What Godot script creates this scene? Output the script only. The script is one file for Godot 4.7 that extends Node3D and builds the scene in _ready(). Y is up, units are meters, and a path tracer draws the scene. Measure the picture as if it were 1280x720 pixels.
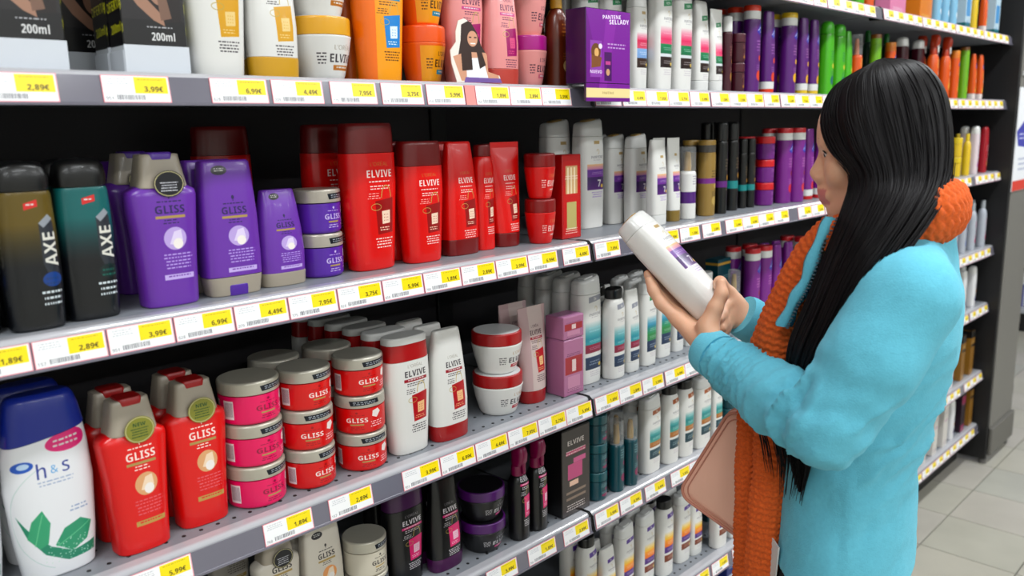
extends Node3D
# A shopper in front of a long supermarket gondola of hair care products.
# World: +X runs along the shelves to the right, the shelf fronts lie in the plane z = 0, the aisle is at z > 0, y is up, metres.

const EYE := Vector3(0.0, 1.5602, 1.05)
# height of the lower edge of the price rail of each shelf, from the top down
const RAIL := {"Z": 1.860, "A": 1.597, "B": 1.297, "C": 0.974, "D": 0.717, "E": 0.403, "F": 0.150}
const SHELF_WORD := {"Z": "top shelf", "A": "second shelf", "B": "third shelf", "C": "fourth shelf", "D": "fifth shelf", "E": "sixth shelf", "F": "bottom shelf"}
const ORD_UNITS := ["", "first", "second", "third", "fourth", "fifth", "sixth", "seventh", "eighth", "ninth"]
const ORD := ["first", "second", "third", "fourth", "fifth", "sixth", "seventh", "eighth", "ninth", "tenth", "eleventh", "twelfth", "thirteenth", "fourteenth", "fifteenth", "sixteenth", "seventeenth", "eighteenth", "nineteenth", "twentieth"]
const DECK := 0.040
const JOINTS := [-0.115, 1.285, 2.68, 4.076]

var rng := RandomNumberGenerator.new()
var mats := {}
var texs := {}
var protos := {}
var used := {}
var glyphs := {}
var fonts := {}

func _ready() -> void:
	rng.seed = 7
	set_camera()
	set_light()
	build_room()
	build_gondola()
	build_far_gondola()
	place_products()
	build_tags()
	build_shelf_cards()
	build_person()

func set_camera() -> void:
	var c := Camera3D.new()
	c.name = "camera"
	var right := Vector3(0.69894, -0.02073, 0.71488)
	var up := Vector3(0.14802, 0.98213, -0.11624)
	var fwd := Vector3(0.69969, -0.18706, -0.68952)
	c.transform = Transform3D(Basis(right, up, -fwd).orthonormalized(), EYE)
	c.fov = rad_to_deg(2.0 * atan(360.0 / 1045.67))
	c.near = 0.05
	c.current = true
	var a := CameraAttributesPhysical.new()
	a.frustum_focal_length = 34.856   # the same angle as c.fov on a 24 mm high frame
	a.frustum_focus_distance = 1.45
	a.exposure_aperture = 5.2
	c.attributes = a
	add_child(c)

func set_light() -> void:
	var e := Environment.new()
	e.background_mode = Environment.BG_COLOR
	e.background_color = Color(0.0, 0.0, 0.0)
	e.ambient_light_source = Environment.AMBIENT_SOURCE_DISABLED
	e.tonemap_mode = Environment.TONE_MAPPER_LINEAR
	e.tonemap_exposure = 0.275
	e.sdfgi_enabled = true
	e.ssao_enabled = true
	e.ssil_enabled = true
	var w := WorldEnvironment.new()
	w.name = "world_environment"
	w.environment = e
	add_child(w)
	# rows of long fluorescent fittings under the ceiling, running along the aisle
	var n := 0
	for at in [Vector3(-0.9, 3.12, 0.95), Vector3(1.7, 3.12, 0.95), Vector3(4.1, 3.12, 0.95), Vector3(6.5, 3.12, 0.95), Vector3(-1.5, 3.12, 3.3), Vector3(0.9, 3.12, 3.3), Vector3(3.3, 3.12, 3.3), Vector3(5.7, 3.12, 3.3), Vector3(-1.5, 3.12, 5.6), Vector3(0.9, 3.12, 5.6), Vector3(3.3, 3.12, 5.6), Vector3(5.7, 3.12, 5.6)]:
		ceiling_light(at, n, 0.8 if n == 0 else 1.0)
		n += 1

func ceiling_light(at: Vector3, n: int, power: float) -> void:
	var t := thing("ceiling_light", "long white fluorescent ceiling fitting, %s of the aisle rows" % ORD[n], "lamp", at, 0.0, "fluorescent ceiling fittings")
	var h := MB.new()
	h.box(Vector3(0, 0.05, 0), Vector3(1.56, 0.06, 0.26), 0.006)
	part(t, "housing", h, mat(Color(0.9, 0.9, 0.9), 0.5))
	var d := MB.new()
	d.box(Vector3(0, 0.012, 0), Vector3(1.5, 0.02, 0.2), 0.004)
	var m := StandardMaterial3D.new()
	m.albedo_color = Color(1, 1, 1)
	m.emission_enabled = true
	m.emission = Color(0.975, 0.99, 1.0)
	m.emission_energy_multiplier = 3.0
	part(t, "diffuser", d, m)
	var l := AreaLight3D.new()
	l.name = "lamp_light"
	l.area_size = Vector2(1.5, 0.2)
	l.area_normalize_energy = true
	l.light_energy = 14.0 * power
	l.light_color = Color(0.975, 0.99, 1.0)
	l.area_range = 30.0
	l.shadow_enabled = true
	l.rotation = Vector3(-PI / 2, 0, 0)
	l.position = Vector3(0, -0.004, 0)
	t.add_child(l)

# ---------------------------------------------------------------- helpers

class MB:
	var v := PackedVector3Array()
	var n := PackedVector3Array()
	var t := PackedVector2Array()
	var c := PackedColorArray()
	var i := PackedInt32Array()

	func quad(a: Vector3, b: Vector3, cc: Vector3, d: Vector3, ua := Rect2(0, 0, 1, 1)) -> void:
		# a bottom left, b bottom right, cc top right, d top left, seen from outside
		var k := v.size()
		var nn := (b - a).cross(d - a).normalized()
		v.append_array([a, b, cc, d])
		n.append_array([nn, nn, nn, nn])
		t.append_array([Vector2(ua.position.x, ua.end.y), ua.end, Vector2(ua.end.x, ua.position.y), ua.position])
		i.append_array([k, k + 3, k + 2, k, k + 2, k + 1])

	func box(at: Vector3, s: Vector3, bev := 0.0, front := Rect2(0, 0, 1, 1), side := Rect2(0, 0, 0.001, 0.001)) -> void:
		# bevelled box; the +z face takes the FRONT rectangle of the texture, the others SIDE
		var h := s * 0.5
		var b := minf(bev, minf(h.x, minf(h.y, h.z)) * 0.9)
		var ix := h.x - b
		var iy := h.y - b
		var iz := h.z - b
		quad(at + Vector3(-ix, -iy, h.z), at + Vector3(ix, -iy, h.z), at + Vector3(ix, iy, h.z), at + Vector3(-ix, iy, h.z), front)
		quad(at + Vector3(ix, -iy, -h.z), at + Vector3(-ix, -iy, -h.z), at + Vector3(-ix, iy, -h.z), at + Vector3(ix, iy, -h.z), side)
		quad(at + Vector3(-h.x, -iy, -iz), at + Vector3(-h.x, -iy, iz), at + Vector3(-h.x, iy, iz), at + Vector3(-h.x, iy, -iz), side)
		quad(at + Vector3(h.x, -iy, iz), at + Vector3(h.x, -iy, -iz), at + Vector3(h.x, iy, -iz), at + Vector3(h.x, iy, iz), side)
		quad(at + Vector3(-ix, h.y, iz), at + Vector3(ix, h.y, iz), at + Vector3(ix, h.y, -iz), at + Vector3(-ix, h.y, -iz), side)
		quad(at + Vector3(-ix, -h.y, -iz), at + Vector3(ix, -h.y, -iz), at + Vector3(ix, -h.y, iz), at + Vector3(-ix, -h.y, iz), side)
		if b <= 0.0:
			return
		for sx in [-1.0, 1.0]:
			for sz in [-1.0, 1.0]:
				var p := at + Vector3(sx * ix, -iy, sz * h.z)
				var q := at + Vector3(sx * h.x, -iy, sz * iz)
				if sx * sz < 0:
					var w := p; p = q; q = w
				var up := Vector3(0, 2 * iy, 0)
				quad(p, q, q + up, p + up, side)
			for sy in [-1.0, 1.0]:
				var p2 := at + Vector3(sx * ix, sy * h.y, -iz)
				var q2 := at + Vector3(sx * h.x, sy * iy, -iz)
				if sx * sy > 0:
					var w2 := p2; p2 = q2; q2 = w2
				var dz := Vector3(0, 0, 2 * iz)
				quad(p2, q2, q2 + dz, p2 + dz, side)
		for sy in [-1.0, 1.0]:
			for sz in [-1.0, 1.0]:
				var p3 := at + Vector3(-ix, sy * h.y, sz * iz)
				var q3 := at + Vector3(-ix, sy * iy, sz * h.z)
				if sy * sz < 0:
					var w3 := p3; p3 = q3; q3 = w3
				var dx := Vector3(2 * ix, 0, 0)
				quad(q3, q3 + dx, p3 + dx, p3, side)
		for sx in [-1.0, 1.0]:
			for sy in [-1.0, 1.0]:
				for sz in [-1.0, 1.0]:
					var a := at + Vector3(sx * h.x, sy * iy, sz * iz)
					var bb := at + Vector3(sx * ix, sy * h.y, sz * iz)
					var e := at + Vector3(sx * ix, sy * iy, sz * h.z)
					var k := v.size()
					var nn := Vector3(sx, sy, sz).normalized()
					v.append_array([a, bb, e])
					n.append_array([nn, nn, nn])
					for q in 3: t.append(side.position)
					if sx * sy * sz > 0: i.append_array([k, k + 2, k + 1])
					else: i.append_array([k, k + 1, k + 2])

	func grid(rows: Array, uvs: Array, wrap: bool) -> void:
		# rows run upwards, the points of a row from left to right as seen from outside; a row given twice is a crease
		var k := v.size()
		var R := rows.size()
		var N: int = rows[0].size()
		var nn := PackedVector3Array()
		nn.resize(R * N)
		for r in R - 1:
			for j in N - 1:
				var a: Vector3 = rows[r][j]
				var b: Vector3 = rows[r][j + 1]
				var cc: Vector3 = rows[r + 1][j + 1]
				var d: Vector3 = rows[r + 1][j]
				var f := (cc - a).cross(d - b)
				nn[r * N + j] += f
				nn[r * N + j + 1] += f
				nn[(r + 1) * N + j + 1] += f
				nn[(r + 1) * N + j] += f
				var p := k + r * N + j
				i.append_array([p, p + N, p + N + 1, p, p + N + 1, p + 1])
		for r in R:
			if wrap:
				var s := nn[r * N] + nn[r * N + N - 1]
				nn[r * N] = s
				nn[r * N + N - 1] = s
			v.append_array(PackedVector3Array(rows[r]))
			t.append_array(PackedVector2Array(uvs[r]))
		for q in nn.size():
			nn[q] = nn[q].normalized() if nn[q].length_squared() > 1e-24 else Vector3.UP
		n.append_array(nn)

	func loft(prof: Array, w: float, d: float, h: float, N := 32, at := Vector3.ZERO, span := Vector2(0, 1)) -> void:
		# prof: [height share, width share, depth share, roundness, tilt]; closed at both ends; span: part of the height that the print covers
		var rr := []
		var uu := []
		var full := []
		full.append([prof[0][0], 0.0, 0.0, 2.0])
		full.append(prof[0])
		full.append_array(prof)
		full.append(prof[-1])
		full.append([prof[-1][0], 0.0, 0.0, 2.0])
		for p in full:
			var row := PackedVector3Array()
			var uv := PackedVector2Array()
			var e: float = 2.0 / (p[3] if p.size() > 3 else 2.4)
			var tilt: float = p[4] if p.size() > 4 else 0.0
			var zoff: float = p[5] if p.size() > 5 else 0.0
			var run := 0.0
			var acc := PackedFloat32Array()
			for j in N + 1:
				var b := TAU * j / N
				var cx := -cos(b)
				var sz := sin(b)
				var q := Vector3(signf(cx) * pow(absf(cx), e) * w * 0.5 * p[1], p[0] * h, signf(sz) * pow(absf(sz), e) * d * 0.5 * p[2] + zoff * d)
				q.y += tilt * q.x
				if j: run += q.distance_to(row[j - 1] - at)
				acc.append(run)
				row.append(q + at)
			var half: float = maxf(acc[N / 2], 1e-6)
			for j in N + 1:
				var u: float = acc[j] / half
				if u > 1.0: u = maxf(0.0, 2.0 - u)
				uv.append(Vector2(u, 1.0 - (p[0] - span.x) / (span.y - span.x)))
			rr.append(row)
			uu.append(uv)
		grid(rr, uu, true)

	func tube(path: PackedVector3Array, rad: Array, N := 10) -> void:
		# a round bar along a path, closed at both ends
		var rr := []
		var uu := []
		var side := Vector3.UP
		var M := path.size()
		for q in M:
			var f := (path[mini(q + 1, M - 1)] - path[maxi(q - 1, 0)]).normalized()
			if absf(f.dot(side)) > 0.95: side = Vector3.RIGHT
			side = (side - f * f.dot(side)).normalized()
			var o := f.cross(side)
			var row := PackedVector3Array()
			var uv := PackedVector2Array()
			var r: float = rad[mini(q, rad.size() - 1)]
			for j in N + 1:
				var b := TAU * j / N
				row.append(path[q] + (side * cos(b) + o * sin(b)) * r)
				uv.append(Vector2(float(j) / N, float(q) / M))
			if q == 0:
				var e := PackedVector3Array(); e.resize(N + 1); e.fill(path[0])
				rr.append(e); uu.append(uv); rr.append(row); uu.append(uv)
			rr.append(row); uu.append(uv)
			if q == M - 1:
				var e2 := PackedVector3Array(); e2.resize(N + 1); e2.fill(path[q])
				rr.append(row); uu.append(uv); rr.append(e2); uu.append(uv)
		grid(rr, uu, true)

	func sweep(prof: PackedVector2Array, x0: float, x1: float, at := Vector3.ZERO) -> void:
		# a closed outline in the (z, y) plane, clockwise seen from +x, run along x; flat faces
		var M := prof.size()
		for q in M:
			var a := prof[q]
			var b := prof[(q + 1) % M]
			quad(at + Vector3(x0, b.y, b.x), at + Vector3(x1, b.y, b.x), at + Vector3(x1, a.y, a.x), at + Vector3(x0, a.y, a.x))
		var tri := Geometry2D.triangulate_polygon(prof)
		for s in [x0, x1]:
			var k := v.size()
			for p in prof:
				v.append(at + Vector3(s, p.y, p.x)); n.append(Vector3(signf(s - x0 - 1e-6), 0, 0)); t.append(Vector2.ZERO)
			for q in range(0, tri.size(), 3):
				i.append_array([k + tri[q], k + tri[q + 1], k + tri[q + 2]])

	func plate(outline: PackedVector2Array, z0: float, z1: float, box_uv := Rect2()) -> void:
		# a flat sheet with an outline in the (x, y) plane
		if Geometry2D.is_polygon_clockwise(outline): outline.reverse()
		var tri := Geometry2D.triangulate_polygon(outline)
		var M := outline.size()
		var lo := outline[0]
		var hi := outline[0]
		for p in outline:
			lo = lo.min(p); hi = hi.max(p)
		for s in 2:
			var k := v.size()
			for p in outline:
				v.append(Vector3(p.x, p.y, [z0, z1][s])); n.append(Vector3(0, 0, [-1, 1][s]))
				t.append(Vector2((p.x - lo.x) / (hi.x - lo.x), (hi.y - p.y) / (hi.y - lo.y)))
			for q in range(0, tri.size(), 3):
				var ta := outline[tri[q]]
				var ccw := (outline[tri[q + 1]] - ta).cross(outline[tri[q + 2]] - ta) > 0.0
				if ccw == (s == 0): i.append_array([k + tri[q], k + tri[q + 1], k + tri[q + 2]])
				else: i.append_array([k + tri[q], k + tri[q + 2], k + tri[q + 1]])
		for q in M:
			var a := outline[q]
			var b := outline[(q + 1) % M]
			quad(Vector3(a.x, a.y, z0), Vector3(b.x, b.y, z0), Vector3(b.x, b.y, z1), Vector3(a.x, a.y, z1), Rect2(0, 0, 0.001, 0.001))

	func mesh() -> ArrayMesh:
		var arr := []
		arr.resize(Mesh.ARRAY_MAX)
		arr[Mesh.ARRAY_VERTEX] = v
		arr[Mesh.ARRAY_NORMAL] = n
		if t.size() == v.size(): arr[Mesh.ARRAY_TEX_UV] = t
		if c.size() == v.size(): arr[Mesh.ARRAY_COLOR] = c
		arr[Mesh.ARRAY_INDEX] = i
		var m := ArrayMesh.new()
		m.add_surface_from_arrays(Mesh.PRIMITIVE_TRIANGLES, arr)
		return m

func ordinal(n: int) -> String:
	if n <= 20: return ORD[n - 1]
	var tens: String = ["twenty", "thirty", "forty", "fifty"][n / 10 - 2]
	if n % 10 == 0: return ["twentieth", "thirtieth", "fortieth", "fiftieth"][n / 10 - 2]
	return "%s-%s" % [tens, ORD_UNITS[n % 10]]

func numbered(called: String) -> String:
	var k: int = used.get(called, 0)
	used[called] = k + 1
	return called if k == 0 else "%s_%03d" % [called, k]

func meta(o: Node, label: String, category: String, group := "", kind := "") -> void:
	if label: o.set_meta("label", label)
	if category: o.set_meta("category", category)
	if group: o.set_meta("group", group)
	if kind: o.set_meta("kind", kind)

func thing(called: String, label: String, category: String, at := Vector3.ZERO, turn := 0.0, group := "") -> Node3D:
	var o := Node3D.new()
	o.name = numbered(called)
	add_child(o)
	o.position = at
	o.rotation.y = turn
	meta(o, label, category, group)
	return o

func part(parent: Node, called: String, mb: MB, m: Material, label := "") -> MeshInstance3D:
	var o := MeshInstance3D.new()
	o.name = called
	o.mesh = mb.mesh()
	o.material_override = m
	if label: o.set_meta("label", label)
	parent.add_child(o, true)
	return o

func single(called: String, mb: MB, m: Material, label: String, category: String, group := "") -> MeshInstance3D:
	var o := part(self, numbered(called), mb, m)
	meta(o, label, category, group)
	return o

func structure(called: String, mb: MB, m: Material, label: String) -> MeshInstance3D:
	var o := part(self, called, mb, m)
	meta(o, label, called.split("_")[0], "", "structure")
	return o

func mat(col: Color, rough := 0.5, metal := 0.0, tex: Texture2D = null, coat := 0.0) -> StandardMaterial3D:
	var key := "%s|%.2f|%.2f|%s|%.2f" % [col.to_html(), rough, metal, tex, coat]
	if mats.has(key): return mats[key]
	var m := StandardMaterial3D.new()
	m.albedo_color = col
	m.roughness = rough
	m.metallic = metal
	m.albedo_texture = tex
	m.texture_repeat = false
	if coat > 0.0:
		m.clearcoat_enabled = true
		m.clearcoat = coat
		m.clearcoat_roughness = 0.08
	mats[key] = m
	return m

func clear_mat(col: Color, alpha: float) -> StandardMaterial3D:
	var key := "clear" + col.to_html() + str(alpha)
	if mats.has(key): return mats[key]
	var m := StandardMaterial3D.new()
	m.albedo_color = Color(col, alpha)
	m.transparency = BaseMaterial3D.TRANSPARENCY_ALPHA
	m.roughness = 0.08
	mats[key] = m
	return m

# ---------------------------------------------------------------- printed labels

class CV:
	# a canvas in shares of its width and height, drawn at twice its size
	var im: Image
	var W: int
	var H: int
	var host

	func _init(w: int, h: int, base: Color, owner_) -> void:
		W = w * 2
		H = h * 2
		host = owner_
		im = Image.create(W, H, false, Image.FORMAT_RGBA8)
		im.fill(base)

	func rect(x0: float, y0: float, x1: float, y1: float, col: Color) -> void:
		im.fill_rect(Rect2i(int(x0 * W), int(y0 * H), maxi(1, int((x1 - x0) * W)), maxi(1, int((y1 - y0) * H))), col)

	func ramp(x0: float, y0: float, x1: float, y1: float, c0: Color, c1: Color) -> void:
		var a := int(y0 * H)
		var b := int(y1 * H)
		for y in range(a, b):
			im.fill_rect(Rect2i(int(x0 * W), y, int((x1 - x0) * W), 1), c0.lerp(c1, float(y - a) / maxf(1.0, b - a)))

	func ell(cx: float, cy: float, rx: float, ry: float, col: Color) -> void:
		# rx in shares of the width, ry in shares of the height
		var r := int(ry * H)
		for y in range(-r, r + 1):
			var k := rx * W * sqrt(maxf(0.0, 1.0 - float(y * y) / maxf(1.0, r * r)))
			im.fill_rect(Rect2i(int(cx * W - k), int(cy * H) + y, int(2 * k), 1), col)

	func poly(pts: Array, col: Color) -> void:
		var lo := 1e9
		var hi := -1e9
		for p in pts:
			lo = minf(lo, p[1] * H); hi = maxf(hi, p[1] * H)
		for y in range(int(lo), int(hi) + 1):
			var xs := []
			for q in pts.size():
				var a = pts[q]
				var b = pts[(q + 1) % pts.size()]
				var ay: float = a[1] * H
				var by: float = b[1] * H
				if (ay <= y + 0.5) != (by <= y + 0.5):
					xs.append((a[0] + (b[0] - a[0]) * (y + 0.5 - ay) / (by - ay)) * W)
			xs.sort()
			for q in range(0, xs.size() - 1, 2):
				im.fill_rect(Rect2i(int(xs[q]), y, maxi(1, int(xs[q + 1]) - int(xs[q])), 1), col)

	func line(x0: float, y0: float, x1: float, y1: float, wpx: float, col: Color) -> void:
		var d := Vector2((x1 - x0) * W, (y1 - y0) * H)
		var o := Vector2(-d.y, d.x).normalized() * wpx
		poly([[x0 + o.x / W, y0 + o.y / H], [x1 + o.x / W, y1 + o.y / H], [x1 - o.x / W, y1 - o.y / H], [x0 - o.x / W, y0 - o.y / H]], col)

	func ring(cx: float, cy: float, rx: float, ry: float, wpx: float, col: Color, a0 := 0.0, a1 := TAU) -> void:
		var n := 18
		for k in n:
			var a := lerpf(a0, a1, float(k) / n)
			var b := lerpf(a0, a1, float(k + 1) / n)
			line(cx + cos(a) * rx, cy - sin(a) * ry, cx + cos(b) * rx, cy - sin(b) * ry, wpx, col)

	func txt(s: String, cx: float, cy: float, hgt: float, col: Color, font := "sans", wide := 1.0, turn := 0.0) -> void:
		# hgt: height of a capital in shares of the canvas height; turn in radians
		var g: Dictionary = host.glyph(s, font)
		var k: float = hgt * H / g.cap
		var tri: PackedVector2Array = g.tri
		var rot := Vector2(cos(turn), sin(turn))
		var mid := Vector2(cx * W, cy * H)
		for q in range(0, tri.size(), 3):
			var p := []
			for e in 3:
				var a := Vector2((tri[q + e].x - g.mid.x) * k * wide, -(tri[q + e].y - g.mid.y) * k)
				p.append(mid + Vector2(a.x * rot.x - a.y * rot.y, a.x * rot.y + a.y * rot.x))
			fill_tri(p[0], p[1], p[2], col)

	func fill_tri(a: Vector2, b: Vector2, c: Vector2, col: Color) -> void:
		var lo := int(floor(minf(a.y, minf(b.y, c.y))))
		var hi := int(ceil(maxf(a.y, maxf(b.y, c.y))))
		for y in range(maxi(lo, 0), mini(hi, H - 1) + 1):
			var x0 := 1e9
			var x1 := -1e9
			var yy := y + 0.5
			for e in 3:
				var p: Vector2 = [a, b, c][e]
				var q: Vector2 = [b, c, a][e]
				if (p.y <= yy) != (q.y <= yy):
					var x := p.x + (q.x - p.x) * (yy - p.y) / (q.y - p.y)
					x0 = minf(x0, x); x1 = maxf(x1, x)
			if x1 > x0:
				var xa := int(round(x0))
				var xb := int(round(x1))
				if xb > xa: im.fill_rect(Rect2i(xa, y, xb - xa, 1), col)

	func small(cx: float, cy: float, w: float, lines: int, step: float, col: Color) -> void:
		# lines of print too small to read
		var r := RandomNumberGenerator.new()
		r.seed = int(cx * 991 + cy * 7919 + lines * 31)
		for q in lines:
			var x := cx - w * 0.5 * r.randf_range(0.75, 1.0)
			var e := 2 * cx - x
			while x < e:
				var l := r.randf_range(0.015, 0.055)
				rect(x, cy + q * step, minf(x + l, e), cy + q * step + step * 0.42, col)
				x += l + 0.012

	func done() -> ImageTexture:
		im.resize(W / 2, H / 2, Image.INTERPOLATE_BILINEAR)
		im.generate_mipmaps()
		return ImageTexture.create_from_image(im)

func glyph(s: String, font: String) -> Dictionary:
	var key := font + s
	if glyphs.has(key): return glyphs[key]
	if not fonts.has(font):
		var f := SystemFont.new()
		f.font_names = PackedStringArray(["Droid Serif" if font.begins_with("serif") else "Droid Sans"])
		f.font_weight = 700 if font.ends_with("bold") else 400
		fonts[font] = f
	var m := TextMesh.new()
	m.font = fonts[font]
	m.text = s
	m.font_size = 48
	m.pixel_size = 1.0
	m.depth = 0.0
	m.curve_step = 3.0
	var arr := m.get_mesh_arrays()
	var pts: PackedVector3Array = arr[Mesh.ARRAY_VERTEX]
	var idx: PackedInt32Array = arr[Mesh.ARRAY_INDEX] if arr[Mesh.ARRAY_INDEX] != null else PackedInt32Array(range(pts.size()))
	var tri := PackedVector2Array()
	var lo := Vector2(1e9, 1e9)
	var hi := -lo
	for q in idx:
		var p := Vector2(pts[q].x, pts[q].y)
		tri.append(p)
		lo = lo.min(p); hi = hi.max(p)
	glyphs[key] = {"tri": tri, "mid": (lo + hi) * 0.5, "cap": 35.0}
	return glyphs[key]

# ---------------------------------------------------------------- the shop

func noise_tex(seed_: int, freq: float, lo: Color, hi: Color, size := 256, kind := FastNoiseLite.TYPE_SIMPLEX_SMOOTH, oct := 4) -> ImageTexture:
	var f := FastNoiseLite.new()
	f.seed = seed_
	f.frequency = freq
	f.noise_type = kind
	f.fractal_octaves = oct
	var g: Image = f.get_seamless_image(size, size)
	var im := Image.create(size, size, false, Image.FORMAT_RGBA8)
	for y in size:
		for x in size:
			im.set_pixel(x, y, lo.lerp(hi, g.get_pixel(x, y).r))
	im.generate_mipmaps()
	return ImageTexture.create_from_image(im)

func build_room() -> void:
	var b := MB.new()
	b.box(Vector3(4.0, -0.056, 1.75), Vector3(14.0, 0.1, 11.5))
	var floor_ := structure("floor", b, mat(Color(0.42, 0.41, 0.38), 0.8), "pale beige square floor tiles with darker grout joints")
	var stain := noise_tex(3, 0.012, Color(0.93, 0.93, 0.93), Color(1, 1, 1))
	var tones := [Color(0.70, 0.69, 0.64), Color(0.715, 0.70, 0.65), Color(0.69, 0.685, 0.645), Color(0.72, 0.70, 0.66)]
	var tm := []
	for c in tones:
		var m := StandardMaterial3D.new()
		m.albedo_color = c
		m.albedo_texture = stain
		m.uv1_triplanar = true
		m.uv1_world_triplanar = true
		m.uv1_scale = Vector3(0.9, 0.9, 0.9)
		m.roughness = 0.28
		tm.append(m)
	var s := 0.3187
	var tile := MB.new()
	tile.box(Vector3(0, -0.004, 0), Vector3(s - 0.0045, 0.008, s - 0.0045), 0.0012)
	var tmesh := tile.mesh()
	var rest := MB.new()
	for gx in range(-19, 24):
		for gz in range(-12, 23):
			var x := 3.119 + s * (gx + 0.5) 
			var z := 0.092 + s * (gz + 0.5)
			if x > 10.8 or z > 7.3 or x < -2.9: continue
			if gx >= -8 and gx < 18 and gz >= -3 and gz < 8:
				var o := MeshInstance3D.new()
				o.name = "floor_tile"
				o.mesh = tmesh
				o.material_override = tm[(gx * 7 + gz * 13 + gx * gz + 400) % 4]
				o.position = Vector3(x, 0, z)
				floor_.add_child(o, true)
			else:
				rest.box(Vector3(x, -0.004, z), Vector3(s - 0.0045, 0.008, s - 0.0045))
	var ro := part(floor_, "floor_tile_field", rest, tm[0])
	ro.set_meta("kind", "stuff")
	var wall := mat(Color(0.82, 0.82, 0.80), 0.7)
	var c := MB.new()
	c.box(Vector3(4.0, 3.36, 1.75), Vector3(14.2, 0.1, 11.7))
	structure("ceiling", c, mat(Color(0.86, 0.86, 0.85), 0.8), "plain white shop ceiling above the aisle")
	var defs := [["wall_left", Vector3(-3.05, 1.65, 1.75), Vector3(0.1, 3.4, 11.7)], ["wall_right", Vector3(11.05, 1.65, 1.75), Vector3(0.1, 3.4, 11.7)], ["wall_back", Vector3(4.0, 1.65, -4.05), Vector3(14.2, 3.4, 0.1)], ["wall_front", Vector3(4.0, 1.65, 7.55), Vector3(14.2, 3.4, 0.1)]]
	for d in defs:
		var w := MB.new()
		w.box(d[1], d[2])
		structure(d[0], w, wall, "plain off-white shop wall, %s side" % d[0].split("_")[1])

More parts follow.
